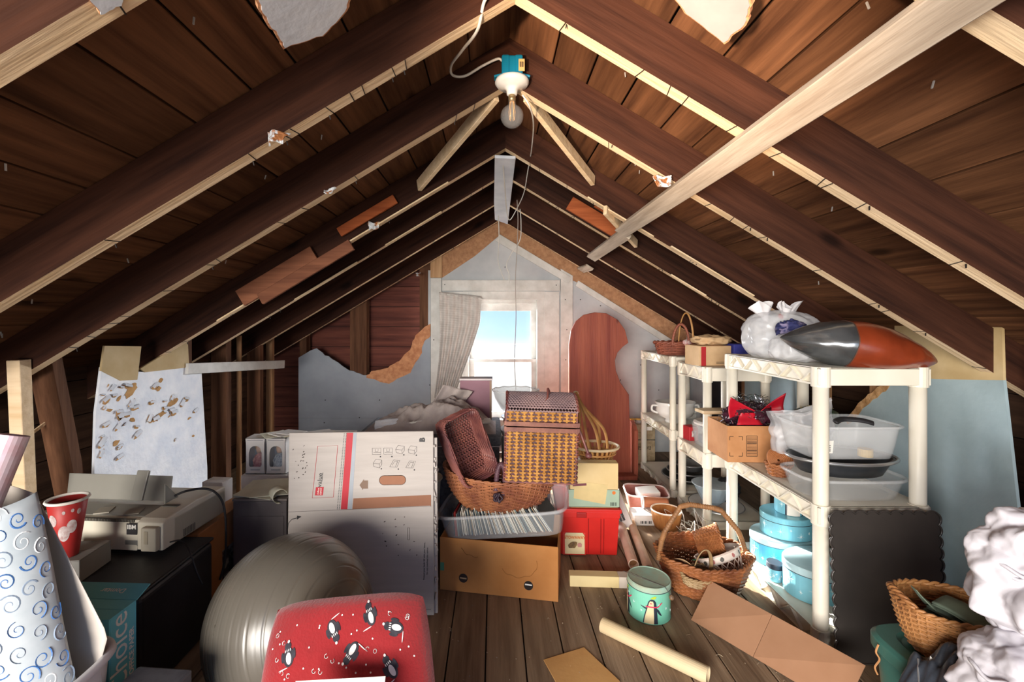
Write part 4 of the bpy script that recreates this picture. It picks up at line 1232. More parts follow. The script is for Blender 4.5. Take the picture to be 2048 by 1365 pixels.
MB().box((.012, .003, .245), (.092, -.0515, .1255)).build('edge_strip', mat('tan_strip', 'a98a72', .6), t)
t = thing('storage_bin', 'white plastic bin standing right of the grey chest', 'bin', (.19, 2.72, 0))
MB().grid(sring(.145, .16, .545, .9, 5), 56, 6, cu=True).build('wall', M_wbag, t, smooth=True, solid=.004)
MB().lathe([(0, .545), (1.04, .545), (1.05, .56), (.9, .572), (0, .572)], 48, sx=.145, sy=.16).build('lid', M_cardw, t)
t = thing('ceramic_pot', 'white and terracotta pot below the glass bowl by the window', 'pot', (.125, 2.72, .574))
MB().lathe([(0, 0), (.06, 0), (.075, .05), (0, .05)], 30).build('body', mat('terracotta', 'b87a60', .7), t, smooth=False, bevel=.003)
MB().lathe([(0, .05), (.08, .05), (.082, .062), (.04, .066), (0, .066)], 30).build('lid', M_porc, t)
t = thing('glass_bowl', 'wide clear glass bowl catching window light above the basket', 'bowl', (.13, 2.72, .642))
MB().lathe([(0, 0), (.05, 0), (.09, .04), (.125, .10), (.138, .145), (.142, .15), (.134, .145), (.12, .10), (.085, .045), (0, .012)], 36).build('bowl', mat('sparkle_glass', 'eef2f4', .08, clear=.6, var=.03), t, smooth=True)
MB().tube([(.139 * cos(2 * pi * i / 48), .139 * sin(2 * pi * i / 48), .15 + .003 * cos(i * pi / 2)) for i in range(48)], .0035, 5, closed=True).build('rim', mat('sparkle_rim', 'f2f4f6', .15, clear=.2), t)
t = thing('plastic_bucket', 'cream plastic bucket behind the flattened moving carton', 'bucket', (-.365, 2.30, 0))
MB().lathe([(0, 0), (.075, 0), (.095, .40), (.10, .405), (.10, .415), (.09, .41), (.07, .01), (0, .01)], 32).build('body', mat('cream_bucket', 'd9d2c0', .5), t, smooth=True)
MB().tube([(.1 * cos(2 * pi * i / 32), .1 * sin(2 * pi * i / 32), .41) for i in range(32)], .006, 5, closed=True).build('rim', MATS['cream_bucket'], t)

# red crate, cream box, hidden carton, slatted basket
t = thing('file_crate', 'red plastic file crate with cream sticker and hinged lid', 'crate', (.495, 2.50, 0), (0, 0, -.05))
cr = MB()
cr.add([V((x, y, z)) for z, k in ((0, .93), (.222, 1.0)) for x, y in ((-.155 * k, -.17 * k), (.155 * k, -.17 * k), (.155 * k, .17 * k), (-.155 * k, .17 * k))], [(3, 2, 1, 0), (0, 1, 5, 4), (1, 2, 6, 5), (2, 3, 7, 6), (3, 0, 4, 7)])
cr.build('body', M_red, t, bevel=.004)
MB().box((.33, .36, .020), (0, 0, .232)).build('lid', M_red, t, bevel=.005)
MB().box((.31, .006, .03), (0, -.178, .214)).build('lid_skirt', M_red, t, bevel=.002)
MB().box((.05, .012, .026), (-.04, -.183, .214)).build('latch', mat('dark_red_plastic', 'a81c18', .4), t, bevel=.003)
MB().prism([(-.06, .0), (.06, 0), (.06, .185), (.045, .2), (-.045, .2), (-.06, .185)], .006, Matrix.Translation((-.075, -.172, .004)) @ Matrix.Rotation(radians(86), 4, 'X')).build('raised_panel', mat('red_panel', 'de3a2c', .4), t, bevel=.003)
for x in (-.003, .06, .075):
    MB().bar((x, -.160, .01), (x, -.171, .19), .004, .004).build('rib', MATS['dark_red_plastic'], t)
lb = MB().prism([(-.05, .0), (.05, 0), (.05, .092), (.04, .105), (-.045, .105), (-.05, .095)], .001, Matrix.Translation((-.073, -.177, .012)) @ Matrix.Rotation(radians(86), 4, 'X')).build('sticker', mat('sticker_cream', 'e3d2a4', .6, c2='d8c494', scale=8), t)
Ms = Matrix.Translation((-.073, -.1792, .012)) @ Matrix.Rotation(radians(86), 4, 'X')
text('STOWAWAY', .021, mat('orange_print', 'e07a30', .6), lb, Ms @ Matrix.Translation((0, .082, .001)), squeeze=.85, off=.0006)
b = MB()
b.decal([(.03, -.03, .0), (.045, -.035, .01), (.058, -.02, .012), (.062, -.01, .005)], lambda x, y: Ms @ V((x, y, .0016)), 3, 0)
b.decal([(.036, .016, .034), (.048, .012, .036), (.056, .018, .03)], lambda x, y: Ms @ V((x, y, .0016)), 3, 1)
b.build('crate_picture', [mat('brown_food_print', '8a6a3a', .6, c2='5c4426', scale=60), mat('pink_food_print', 'c98a80', .6)], lb)
t = carton('shipping_box', 'cream carton with green label standing on the red crate', 'box', (.245, .06, .225), (.515, 2.365, .245), -.03, mat('cream_card', 'dfc592', .75, c2='d2b680', scale=4))
MB().box((.26, .0008, .09), (.0, -.0306, .048), None).build('label', mat('sage_label', 'a9bda6', .6, c2='9ab098', scale=5), t)
MB().prism([(-.10, .03), (.06, .0), (.075, .1), (-.095, .12)], .0012, faceM((-.005, -.0318, .018))).build('paper_slip', mat('slip_paper', 'e0c78e', .8), t)
b = MB()
for i, wd in enumerate((1, 2, 1, 3, 1, 1, 2, 1)): b.box((.0014 * wd, .0005, .018), (.082 + i * .0045, -.0314, .02))
stuff(b.build('barcode', M_ink, t))
MB().lathe([(0, 0), (.009, 0), (.009, .0006), (0, .0006)], 16, M=Matrix.Translation((.10, -.0311, .078)) @ Matrix.Rotation(pi / 2, 4, 'X')).build('round_mark', mat('orange_print', 'e07a30', .6), t)
b = MB().box((.26, .0006, .002), (0, -.0313, .093)).box((.002, .0006, .09), (.128, -.0313, .048)).box((.26, .0006, .002), (0, -.0313, .004))
b.build('label_border', M_ink, t)
MB().box((.07, .003, .012), (-.075, -.033, .118), (0, -.08, 0)).build('tape_strip', mat('wine_tape', '7a4048', .5), t, bevel=.001)
t = carton('shipping_box', 'white carton behind the cream one, supporting the slatted basket', 'box', (.235, .20, .175), (.530, 2.52, .245), -.03, M_cardw)
t = thing('handled_basket', 'honey slatted basket with tall bunched handles on the white carton', 'basket', (.565, 2.52, .426))
sl = MB()
for i in range(26):
    a = 2 * pi * i / 26
    for k in (0,):
        sl.bar((.075 * cos(a), .065 * sin(a), .0), (.118 * cos(a), .10 * sin(a), .085), .012, .003, up=(cos(a), sin(a), 0))
stuff(sl.build('slats', M_wickl, t))
for z, r in ((.02, .088), (.05, .105), (.085, .122)):
    MB().tube([(r * cos(2 * pi * i / 40), r * .85 * sin(2 * pi * i / 40), z) for i in range(40)], .006 if z < .08 else .009, 6, closed=True, flat=.8).build('band', M_wickl if z < .08 else mat('pale_wicker_rim', 'e2c9a0', .5), t, smooth=True)
MB().lathe([(0, 0), (.076, 0), (.076, .006), (0, .006)], 26, sy=.85).build('base', M_wickl, t)
for i, (x, y, xo) in enumerate(((-.05, -.07, -.03), (.0, -.085, .0), (.05, -.06, .02), (-.06, .06, -.045), (.04, .07, .01))):
    p = [V((x, y, .08)), V((x - .02, y * .8, .19)), V((-.075 + xo * .3, y * .45, .30)), V((-.112, y * .15, .385 - .006 * i))]
    MB().tube(spline(p), .013, 6, flat=.4).build('handle_strap', M_wickl, t, smooth=True)
MB().lathe([(0, -.02), (.014, -.014), (.017, 0), (.012, .012), (0, .016)], 14, (-.112, 0, .375)).build('binding', mat('pale_wicker_rim', 'e2c9a0', .5), t, smooth=True)

# tubes, boards and little boxes on the floor by the crate
M_tube = mat('cream_tube', 'dcc8a2', .7, c2='cdb68e', scale=3)
def rollt(name, label, a, c, r, m, cat='tube', hollow=True, group=None, cap=None):
    t = thing(name, label, cat, V(a), (0, 0, 0), group)
    d = V(c) - V(a)
    M = d.to_track_quat('Z', 'Y').to_matrix().to_4x4(); L = d.length
    MB().lathe([(r * .8, .03), (r * .82, 0), (r, 0), (r, L), (r * .82, L), (r * .8, L - .03)] if hollow else [(0, 0), (r, 0), (r, L), (0, L)], 24, M=M).build('tube_wall', m, t, smooth=False, bevel=.001)
    MB().lathe([(0, .028), (r * .81, .028)], 24, M=M).build('end_plug', cap or M_card, t)
    MB().lathe([(0, L - .028), (r * .81, L - .028)], 24, M=M).build('end_plug', cap or M_card, t)
    return t
M_dusty = mat('dusty_pink_tube', 'e0b89c', .7, c2='eedccb', scale=4)
rollt('mailing_tube', 'pinkish paper tube lying nearest the red crate', (.675, 2.20, .026), (.735, 2.66, .026), .025, M_dusty, group='paper tubes by the crate')
rollt('mailing_tube', 'white and tan paper tube right of its twin', (.735, 2.16, .024), (.800, 2.66, .024), .023, mat('tan_white_tube', 'e6d2bc', .7, c2='d0a078', scale=3), group='paper tubes by the crate')
t = thing('wooden_batten', 'cream squared batten lying before the red crate', 'batten', (.545, 2.075, 0), (0, 0, -.06))
MB().box((.22, .05, .05), (-.09, 0, .025)).build('cream_half', mat('cream_batten', 'e0cc98', .7, c2='d2bc86', scale=4), t, bevel=.002)
MB().box((.20, .05, .05), (.12, 0, .025)).build('white_half', mat('dirty_white_batten', 'cfc4b8', .7, c2='b9aca0', scale=4), t, bevel=.002)
M_lb = M_cardw
def bcbox(label, size, loc, rot, bars=True):
    t = carton('small_box', label, 'box', size, loc, rot, M_lb, group='small white barcode boxes')
    b = MB()
    for i, wd in enumerate((2, 3, 1, 3, 2, 1, 3, 2)): b.box((.0022 * wd, .0005, size[2] * .3), (-size[0] * .22 + i * size[0] * .06, -size[1] / 2 - .0003, size[2] * .35))
    stuff(b.build('barcode', M_ink, t))
    return t
bcbox('white barcode box lying flat on the floorboards', (.14, .12, .055), (.895, 2.73, .001), (0, 0, -.03))
bcbox('white barcode box propped up against the red crate', (.10, .05, .20), (.755, 2.62, .012), (radians(-14), radians(-24), radians(-14)))
bcbox('little white barcode box lying on top behind the crate', (.09, .06, .05), (.745, 2.86, .068), (0, radians(8), -.2))
t = carton('small_box', 'plain white packet below the little barcode box', 'box', (.10, .12, .06), (.745, 2.87, .001), -.1, M_cardw)
# pink tray basket with oddments
t = thing('plastic_basket', 'pink mesh tray holding white papers on the floor', 'basket', (.985, 2.95, .001), (0, 0, -.15))
M_pk = mat('pink_brown_plastic', 'b4766a', .5, c2='8c4c40', scale=8)
MB().grid(sring(.13, .11, .10, .85, 5), 56, 5, cu=True).build('wall', M_pk, t, smooth=True, solid=.003)
MB().add([sring(.13, .11, .10, .85, 5)(i / 40, 0) for i in range(40)], [tuple(range(39, -1, -1))]).build('base', M_pk, t)
MB().tube([sring(.133, .113, .1, 1, 5)(i / 56, 1) for i in range(56)], .006, 5, closed=True).build('rim', mat('pale_pink_rim', 'e4cfc8', .5), t, smooth=True)
MB().box((.13, .10, .05), (.01, .0, .085), (.1, -.06, .2)).build('papers', M_paper, t, bevel=.003)
t = thing('wooden_roller', 'reddish turned wooden roller with white ends by the bowl', 'roller', (.985, 2.775, .095), (0, 0, -.15))
MB().lathe([(0, -.075), (.026, -.073), (.03, -.06), (.03, .06), (.026, .073), (0, .075)], 20, M=Matrix.Rotation(pi / 2, 4, 'Y')).build('barrel', wood('red_roller_wood', 'b87a58', '90543a', 'X'), t, smooth=True)
MB().tube([V((-.076, .034 * cos(a), .034 * sin(a))) for a in [2 * pi * i / 20 for i in range(20)]], .006, 6, closed=True).build('end_ring', M_porc, t, smooth=True)
t = thing('wooden_bowl', 'turned wooden bowl with pale rim on the floor', 'bowl', (1.005, 2.655, .0))
MB().lathe([(0, 0), (.065, 0), (.078, .04), (.086, .10), (.080, .103), (.07, .05), (0, .03)], 36).build('bowl', wood('bowl_wood', 'b07a48', '8a5830', 'Z', knots=0), t, smooth=True)
MB().tube([(.083 * cos(2 * pi * i / 40), .083 * sin(2 * pi * i / 40), .102) for i in range(40)], .005, 5, closed=True).build('rim', mat('bowl_rim', 'd8c4b0', .5), t, smooth=True)
b = MB(); rn = random.Random(14)
for i in range(14):
    p = V((1.12 + rn.gauss(0, .03), 2.50 + rn.gauss(0, .05), .012)); 
    b.tube(spline([p, p + V((rn.gauss(0, .05), rn.gauss(0, .05), .03 + rn.random() * .08)), p + V((rn.gauss(0, .06), rn.gauss(0, .06), .015)), p + V((rn.gauss(0, .05), rn.gauss(0, .05), .004))]), .0022, 4)
o = b.build('tangled_cord', mat('white_cord', 'd9d6d0', .6)); tag(o, 'tangle of thin white cord before the small shelf', 'cord'); stuff(o)

# wooden bench end boards against the gable
t = thing('bench_end', 'tall reddish pine end board with curved notch by the window', 'board', (0, 0, 0))
def bpoly(pts, d): return [((px - VX) * d / F, CZ + (VY - py) * d / F) for px, py in pts]
out = [(1138, 955), (1138, 690), (1142, 662), (1152, 643), (1168, 630), (1190, 625), (1213, 627), (1236, 640), (1250, 660), (1257, 686), (1246, 694), (1235, 706), (1230, 722), (1232, 742), (1241, 766), (1258, 790), (1260, 850), (1262, 957)]
M_pine = wood('red_pine', 'a8604a', '7e4038', 'Z', knots=8, objvar=0, scale=2, rough=.45)
bp = bpoly(out, 3.52); zmin = min(p[1] for p in bp); bp = [(x, max(z, .001)) for x, z in bp]
MB().prism(bp, .03, Matrix(((1, 0, 0, 0), (0, 0, -1, 3.52), (0, 1, 0, 0), (0, 0, 0, 1)))).build('end_panel', M_pine, t, bevel=.004)
b2p = [(0, .001), (.20, .001), (.20, .36), (.17, .40), (.11, .42), (.05, .40), (0, .36)]
MB().prism([(y, z) for y, z in b2p], .03, Matrix(((0, 0, 1, 1.10), (1, 0, 0, 3.47), (0, 1, 0, 0), (0, 0, 0, 1)))).build('side_board', M_pine, t, bevel=.004)
MB().box((.16, .10, .03), (1.0, 3.47, .016)).build('foot', M_pine, t, bevel=.004)
t = carton('wine_carton', 'stone-patterned wine carton stored upside down behind the shelf', 'box', (.215, .20, .325), (1.245, 3.92, .001), 0, mat('stone_print_card', 'a39478', .8, c2='857659', scale=14, contrast=(.4, .6)))
MB().box((.217, .0006, .006), (0, -.1003, .20)).build('band', M_ink, t)
MB().box((.075, .0006, .03), (.045, -.1003, .295)).build('label', M_paper, t)
text('BOGLE', .048, mat('dark_brown_print', '3a3024', .7), t, faceM((.0, -.1004, .135), '-y', pi), squeeze=1.0)
text('VINEYARDS', .014, MATS['dark_brown_print'], t, faceM((.0, -.1004, .165), '-y', pi), squeeze=1.0)
b = MB(); b.tube([V((-.03 + .03 * cos(2 * pi * i / 24), -.1004, .235 + .03 * sin(2 * pi * i / 24))) for i in range(24)], .001, 3, closed=True); b.build('round_crest', MATS['dark_brown_print'], t)
for i, x in enumerate((1.175, 1.225)):
    t = thing('candle_jar', ('left' if i == 0 else 'right') + ' one of two yellow candle jars on the wine carton', 'jar', (x, 3.86, .332), 0, 'candle jars on wine carton')
    MB().lathe([(0, 0), (.02, 0), (.022, .03), (0, .03)], 20).build('glass', M_milk, t, smooth=True)
    MB().lathe([(0, .03), (.0235, .03), (.0235, .04), (0, .042)], 20).build('lid', mat('yellow_lid', 'd8b04a', .5), t)
# ================================================================ left side
# black chest
t = thing('foot_locker', 'black laminate foot locker with rounded corner under the printer', 'chest', (-1.375, 1.60, 0))
M_blk = mat('black_laminate', '2c2b2e', .45, c2='1f1e21', scale=6, bump=.05, bscale=60)
MB().box((.55, .375, .345), (0, 0, .1725)).build('body', M_blk, t, bevel=.02, seg=4)
MB().box((.553, .378, .012), (0, 0, .352)).build('top_panel', M_blk, t, bevel=.006)
# brown carton behind it
t = carton('cardboard_box', 'brown carton with printed picture, squeezed behind the black trunk', 'box', (.40, .42, .345), (-1.385, 2.03, .001), 0, M_card)
MB().box((.001, .13, .16), (.2005, .02, .12)).build('picture', mat('bw_picture', '9a9896', .6, c2='3a3a3e', scale=22, contrast=(.45, .55)), t)
lb = MB().box((.001, .07, .08), (.2005, .10, .28)).build('label', M_paper, t)
text('LS', .05, M_ink, lb, faceM((.2012, .10, .285), 'x'))
MB().box((.001, .004, .03), (.2005, -.15, .22)).box((.001, .02, .004), (.2005, -.142, .207)).build('printed_mark', M_print, t)
# printer
t = thing('printer', 'beige dot-matrix printer with smoked paper cover on the trunk', 'printer', (-1.445, 1.83, .3605), (0, 0, -.075))
M_be = mat('beige_plastic', 'd6d0c0', .5, c2='cbc4b2', scale=3)
M_beg = mat('grey_cover', '8e8c84', .35, c2='84827a', scale=3)
PW, PD, PH = .53, .34, .135
b = MB().box((PW, PD - .05, .10), (0, .025, .065))
b.prism([(-PD / 2, .015), (PD / 2, .015), (PD / 2, .125), (.0, .135), (-PD / 2 + .02, .125), (-PD / 2, .115)], .10, Matrix(((0, 0, 1, PW / 2 + .0), (1, 0, 0, 0), (0, 1, 0, 0), (0, 0, 0, 1))))
b.build('body', M_be, t, bevel=.005)
MB().prism([(-PD / 2, .012), (-PD / 2 + .06, .012), (-PD / 2 + .06, .118), (-PD / 2 + .012, .118)], PW - .10, Matrix(((0, 0, 1, PW / 2 - .10), (1, 0, 0, 0), (0, 1, 0, 0), (0, 0, 0, 1)))).build('front_panel', M_be, t, bevel=.003)
b = MB()
for i in range(70):
    b.box((.003, .012, .010), (-.262 + i * .0059, -PD / 2 + .012, .116))
stuff(b.build('vent_ribs', mat('vent_dark', '6a665c', .6), t))
b = MB()
for g in range(6):
    for i in range(9): b.box((.0028, .002, .013), (-.235 + g * .068 + i * .0052, -PD / 2 + .0065, .026))
stuff(b.build('lower_vents', MATS['vent_dark'], t))
MB().box((PW - .11, .09, .004), (-.05, -.085, .121), (.05, 0, 0)).build('paper_deck', M_beg, t, bevel=.001)
for x in (-.19, -.03, .09):
    MB().box((.05, .05, .004), (x, -.10, .124), (.06, 0, .35)).build('paper_guide', mat('dusty_guide', 'a8a294', .7), t)
cv = MB().prism([(-.285, 0), (.155, 0), (.145, .095), (-.305, .095)], .005, Matrix.Translation((-.0, -.01, .128)) @ Matrix.Rotation(radians(72), 4, 'X')).build('paper_cover', M_beg, t, bevel=.002)
MB().box((.05, .012, .115), (.02, .006, .182), (radians(-18), 0, 0)).build('cover_spine', M_beg, t, bevel=.003)
MB().prism([(0, 0), (.07, 0), (.0, .08)], .004, Matrix.Translation((.16, -.035, .126)) @ Matrix(((0, 0, 1, 0), (1, 0, 0, 0), (0, 1, 0, 0), (0, 0, 0, 1)))).build('cover_cheek', M_beg, t)
MB().box((.058, .03, .085), (.225, -PD / 2 - .005, .062)).build('control_block', mat('beige_block', 'c9c0ac', .5), t, bevel=.005)
MB().box((.014, .002, .045), (.218, -PD / 2 - .021, .07)).build('switch_plate', mat('tan_plate', 'b8ac94', .5), t)
pl_ = MB().box((.040, .0015, .040), (.145, -PD / 2 + .0005, .09)).build('badge', M_ink, t)
text('IBM', .022, M_paper, pl_, faceM((.145, -PD / 2 - .0006, .097)), off=.0005)
MB().box((.065, .0015, .020), (.15, -PD / 2 + .003, .038)).build('rating_plate', mat('grey_plate', '8c8a86', .4, metal=.3), t)
b = MB()
for i in range(8): b.box((.002, .003, .028), (PW / 2 + .0005, -.07 + i * .008, .035))
stuff(b.build('side_vents', MATS['vent_dark'], t))
MB().box((.06, .02, .003), (.205, -.06, .133)).build('ribbon_slot', MATS['vent_dark'], t)
for x in (-.22, .2):
    for y in (-.12, .12): MB().lathe([(0, 0), (.014, 0), (.016, .015), (0, .015)], 12, (x, y, 0)).build('foot', M_ink, t)
wire('power_cord', 'black power cord arched over the printer and down behind it', [P(350, 992, 1.78), P(372, 983, 1.84), P(405, 978, 1.88), P(430, 985, 1.89), P(447, 1010, 1.88), P(452, 1060, 1.86), P(450, 1120, 1.85), P(440, 1160, 1.84)], .0045, M_ink, 'cord')
wire('power_cord', 'thin black cord hanging over the black chest corner', [P(340, 1085, 1.66), P(362, 1082, 1.66), P(378, 1100, 1.62), P(392, 1140, 1.60), P(405, 1170, 1.60)], .003, M_ink, 'cord')
# red cup on a small box
o = carton('small_box', 'flat grey box on the trunk under the red cup', 'box', (.17, .14, .07), (-1.43, 1.53, .3595), .1, mat('grey_card', '8a8884', .7))
t = thing('paper_cup', 'tall red paper cup with white festive print beside the printer', 'cup', (-1.405, 1.50, .4345))
CR = lambda z: .028 + (.053 - .028) * z / .19
MB().lathe([(0, 0), (CR(0), 0), (CR(.18), .18), (CR(.18) - .003, .182), (CR(.02) - .003, .006), (0, .006)], 40).build('body', mat('red_cup_paper', 'b8322e', .5, c2='a8282a', scale=5), t, smooth=True)
MB().tube([(.0535 * cos(2 * pi * i / 40), .0535 * sin(2 * pi * i / 40), .185) for i in range(40)], .005, 6, closed=True).build('rim', M_paper, t, smooth=True)
MB().lathe([(0, .165), (.048, .165)], 30).build('inside', mat('tan_inside', 'b48a70', .7), t)
def cupf(x, z): 
    a = -pi / 2 + .75 + x / .05
    return V(((CR(z) + .0008) * cos(a), (CR(z) + .0008) * sin(a), z))
b = MB()
for (cx, cz, r) in ((-.012, .085, .026), (.012, .105, .022), (-.045, .13, .02), (.03, .15, .009), (-.01, .155, .006), (.012, .158, .006)):
    b.decal([(cz + r * sin(a), cx - r * .7 * cos(a), cx + r * .7 * cos(a)) for a in [-pi / 2 + pi * i / 10 for i in range(11)]], cupf, 4)
stuff(b.build('white_print', mat('silver_white_print', 'd4cfcf', .5, c2='b08a88', scale=60), t))

# hamper with wrapping paper
t = thing('plastic_hamper', 'white plastic hamper holding the rolls of wrapping paper', 'hamper', (-1.165, .935, 0))
M_ham = mat('hamper_plastic', 'e4e4e8', .4, clear=.15, var=.04)
MB().grid(sring(.235, .215, .40, .86, 6), 72, 6, cu=True).build('wall', M_ham, t, smooth=True, solid=.004)
MB().add([sring(.235, .215, .40, .86, 6)(i / 48, 0) for i in range(48)], [tuple(range(47, -1, -1))]).build('base', M_ham, t)
b = MB(); b.tube([sring(.24, .22, .40, 1, 6)(i / 72, 1) for i in range(72)], .011, 6, closed=True); b.build('rim', M_ham, t, smooth=True)
t = thing('wrapping_paper', 'silver gift wrap with blue swirls unrolling in the hamper', 'gift wrap', (0, 0, 0))
M_swp = mat('silver_wrap', 'b0b6ba', .4, c2='9aa4aa', scale=9, metal=.1)
def S(u, v, k=0):      # printed face, bulging towards the camera
    z = .20 + .60 * v
    xr = -.905 - .140 * v - .006 * sin(5 * v)
    a = pi * (1 - u)
    r = .150
    return V((xr - r + r * cos(a) * (1 if u > .5 else 1.15) + k * cos(a), 1.035 - .085 * sin(a) - k * sin(a), z + .018 * (u - .3) + .01 * sin(u * 7)))
MB().grid(lambda u, v: S(u, v), 40, 24).build('printed_face', M_swp, t, smooth=True, solid=.001)
cols = [mat('swirl_blue', '3a68a4', .4), mat('swirl_pale', 'd8dcde', .3), mat('swirl_steel', '8494a8', .4)]
bs = [MB(), MB(), MB()]; rn = random.Random(8)
for i in range(10):
    for j in range(12):
        u0 = .10 + i * .095 + rn.uniform(-.012, .012); v0 = .12 + j * .082 + rn.uniform(-.012, .012) + (.041 if i % 2 else 0)
        if v0 > .98 or u0 > .98: continue
        k = 0 if (i + j) % 2 == 0 else rn.choice((1, 1, 2))
        R0 = rn.uniform(.017, .023); ph = rn.uniform(0, 6.28); sg = rn.choice((-1, 1))
        pts = []
        for q in range(26):
            tt = q / 25; a = ph + sg * tt * 9.0; r = R0 * (.15 + .85 * tt)
            pts.append(S(min(1, max(0, u0 + r * cos(a) / .42)), min(1, max(0, v0 + r * sin(a) / .60)), .0004))
        bs[k].tube(pts, [.0009 + .0016 * q / 25 for q in range(26)], 4, flat=.4)
for k in range(3): stuff(bs[k].build('swirl_print', cols[k], t))
def S2(u, v):          # plain back of the sheet behind
    z = .20 + .60 * v
    xr = -.917 - .2825 * (v - .43) if v > .43 else -.935 + .018 * max(0, (v - .33) / .10)
    return V((-1.36 + u * (xr + 1.36), 1.09 + .03 * sin(pi * u) - .02 * v, z + .012 * sin(u * 4) + .01 * u))
MB().grid(S2, 30, 24).build('plain_face', mat('wrap_back', 'c4bcb4', .6, c2='b6ada4', scale=3), t, smooth=True, solid=.001)
rollt('wrapping_roll', 'pink and silver roll of gift wrap at the left edge', P(-75, 1110, .97), P(26, 870, 1.04), .030, mat('pink_foil', 'c99aa0', .3, c2='d8d4dc', scale=9, metal=.2), 'gift wrap')

# office paper carton and dark box
t = carton('paper_carton', 'teal and pink office paper carton beside the black trunk', 'box', (.27, .085, .435), (-1.12, 1.215, .001), -.04, mat('teal_card', '6cc0cc', .6, c2='60b4c0', scale=4))
MB().box((.20, .0008, .42), (-.03, -.0429, .21)).build('pink_face', mat('pink_card', 'd8b4bc', .6, c2='c9a2ac', scale=4), t)
text('UniChoice', .075, M_paper, t, faceM((.1356, -.012, .28), 'x', pi / 2), squeeze=.95)
text('OFFICE PAPER', .020, M_paper, t, faceM((.1356, .026, .31), 'x', pi / 2), off=.0004)
lf = MB().prism([(-.135, 0), (.135, 0), (.13, .055), (-.13, .055)], .003, Matrix.Translation((0, .0425, .439)) @ Matrix.Rotation(radians(14), 4, 'X')).build('open_flap', MATS['teal_card'], t)
text('Domtar', .022, M_paper, t, Matrix.Translation((.045, .0425 + .026, .439 + .0075)) @ Matrix.Rotation(radians(14), 4, 'X') @ Matrix.Rotation(pi, 4, 'Z'))
t = thing('metal_case', 'dusty dark grey metal case in front of the paper carton', 'case', (-.835, 1.095, 0), (0, 0, -.08))
M_case = mat('dusty_grey_metal', '5a5a60', .4, c2='4a4a50', scale=30, metal=.2, contrast=(.45, .7))
MB().box((.14, .11, .29), (0, 0, .145)).build('body', M_case, t, bevel=.005)
MB().box((.144, .114, .04), (0, 0, .311)).build('lid', M_case, t, bevel=.006)
MB().lathe([(0, 0), (.012, 0), (.012, .01), (0, .012)], 14, M=Matrix.Translation((.05, -.057, .30)) @ Matrix.Rotation(pi / 2, 4, 'X')).build('latch', M_steel, t, smooth=True)

# exercise ball
t = thing('exercise_ball', 'large pewter grey ribbed exercise ball on the floor', 'ball', (-.648, 1.465, 0))
M_ball = mat('pewter_vinyl', '5c574f', .30, c2='524d46', scale=2, spec=.6, bump=.03, bscale=8)
BR = .252
def ballf(u, v):
    th = 2 * pi * u; ph = pi * v
    d = V((cos(ph), sin(ph) * cos(th), sin(ph) * sin(th)))
    r = BR * (1 - .009 * exp(-((((v * 34) % 1) - .5) / .05) ** 2) * (1 if .12 < v < .88 else 0))
    p = d * r
    ax = Matrix.Rotation(radians(-18), 3, 'Y') @ Matrix.Rotation(radians(-25), 3, 'Z')
    p = ax @ p
    p.z = max(p.z, -BR * .985)
    return p + V((0, 0, BR * .985))
MB().grid(ballf, 80, 220, cu=True).build('skin', M_ball, t, smooth=True)
b = MB().lathe([(0, -.002), (.014, -.002), (.014, .003), (.006, .004), (0, .004)], 16, M=Matrix.Translation(V((-.13, -.19, .34))) @ V((-.14, -.21, .1)).to_track_quat('Z', 'Y').to_matrix().to_4x4()); b.build('plug', M_ball, t, smooth=True)

# red penguin cushion
t = thing('cushion', 'red penguin-print flannel cushion leaning on the exercise ball', 'cushion', (-.345, 1.055, .240), (radians(-24), radians(-7), radians(-3)))
M_flan = mat('red_flannel', '8a0c14', .95, c2='780a10', scale=5, bump=.25, bscale=160, sheen=.4)
CW, CH = .218, .285
def pil(x, z, k=1):
    ax_, az = abs(x) / CW, abs(z) / CH
    e_ = max(0, 1 - ax_ ** 5) ** .5 * max(0, 1 - az ** 5) ** .5
    y = -.055 * e_ * (1 + .10 * nz((x * 9, z * 9, 0), 1, 3))
    return V((x * (1 - .05 * az ** 6) * (1.02 - .10 * z / CH), y * k, z * (1 - .06 * ax_ ** 5)))
def sq(u):
    return math.copysign(abs(2 * u - 1) ** .7, 2 * u - 1)
b = MB(); b.grid(lambda u, v: pil(CW * sq(u), CH * sq(v)), 40, 44); b.grid(lambda u, v: pil(CW * sq(u), CH * sq(v), -1), 40, 44)
b.build('cover', M_flan, t, smooth=True)
bs = [MB(), MB()]
def fab(cx, cz, an, k, sc=.78):
    c, s = cos(an) * sc, sin(an) * sc
    return lambda x, y: pil(cx + x * c - y * s, cz + x * s + y * c) + V((0, -k, 0))
def ell(b_, fn, x, y, rx, ry, n=10):
    b_.decal([(y + ry * sin(a), x - rx * cos(a), x + rx * cos(a)) for a in [-pi / 2 + pi * i / n for i in range(n + 1)]], fn, 4)
rn = random.Random(31)
pp = [(593, 1256, .3), (683, 1221, -2.6), (766, 1207, .4), (822, 1226, 1.4), (729, 1256, 2.5), (811, 1286, .6), (643, 1316, 1.6), (739, 1333, 2.9), (552, 1334, .1), (861, 1334, -.6), (600, 1385, 1.0), (800, 1390, .3), (690, 1420, 2.0)]
pg = [((px - 703) / 335 * .40, .262 - (py - 1192) / 175 * .235, an) for px, py, an in pp]
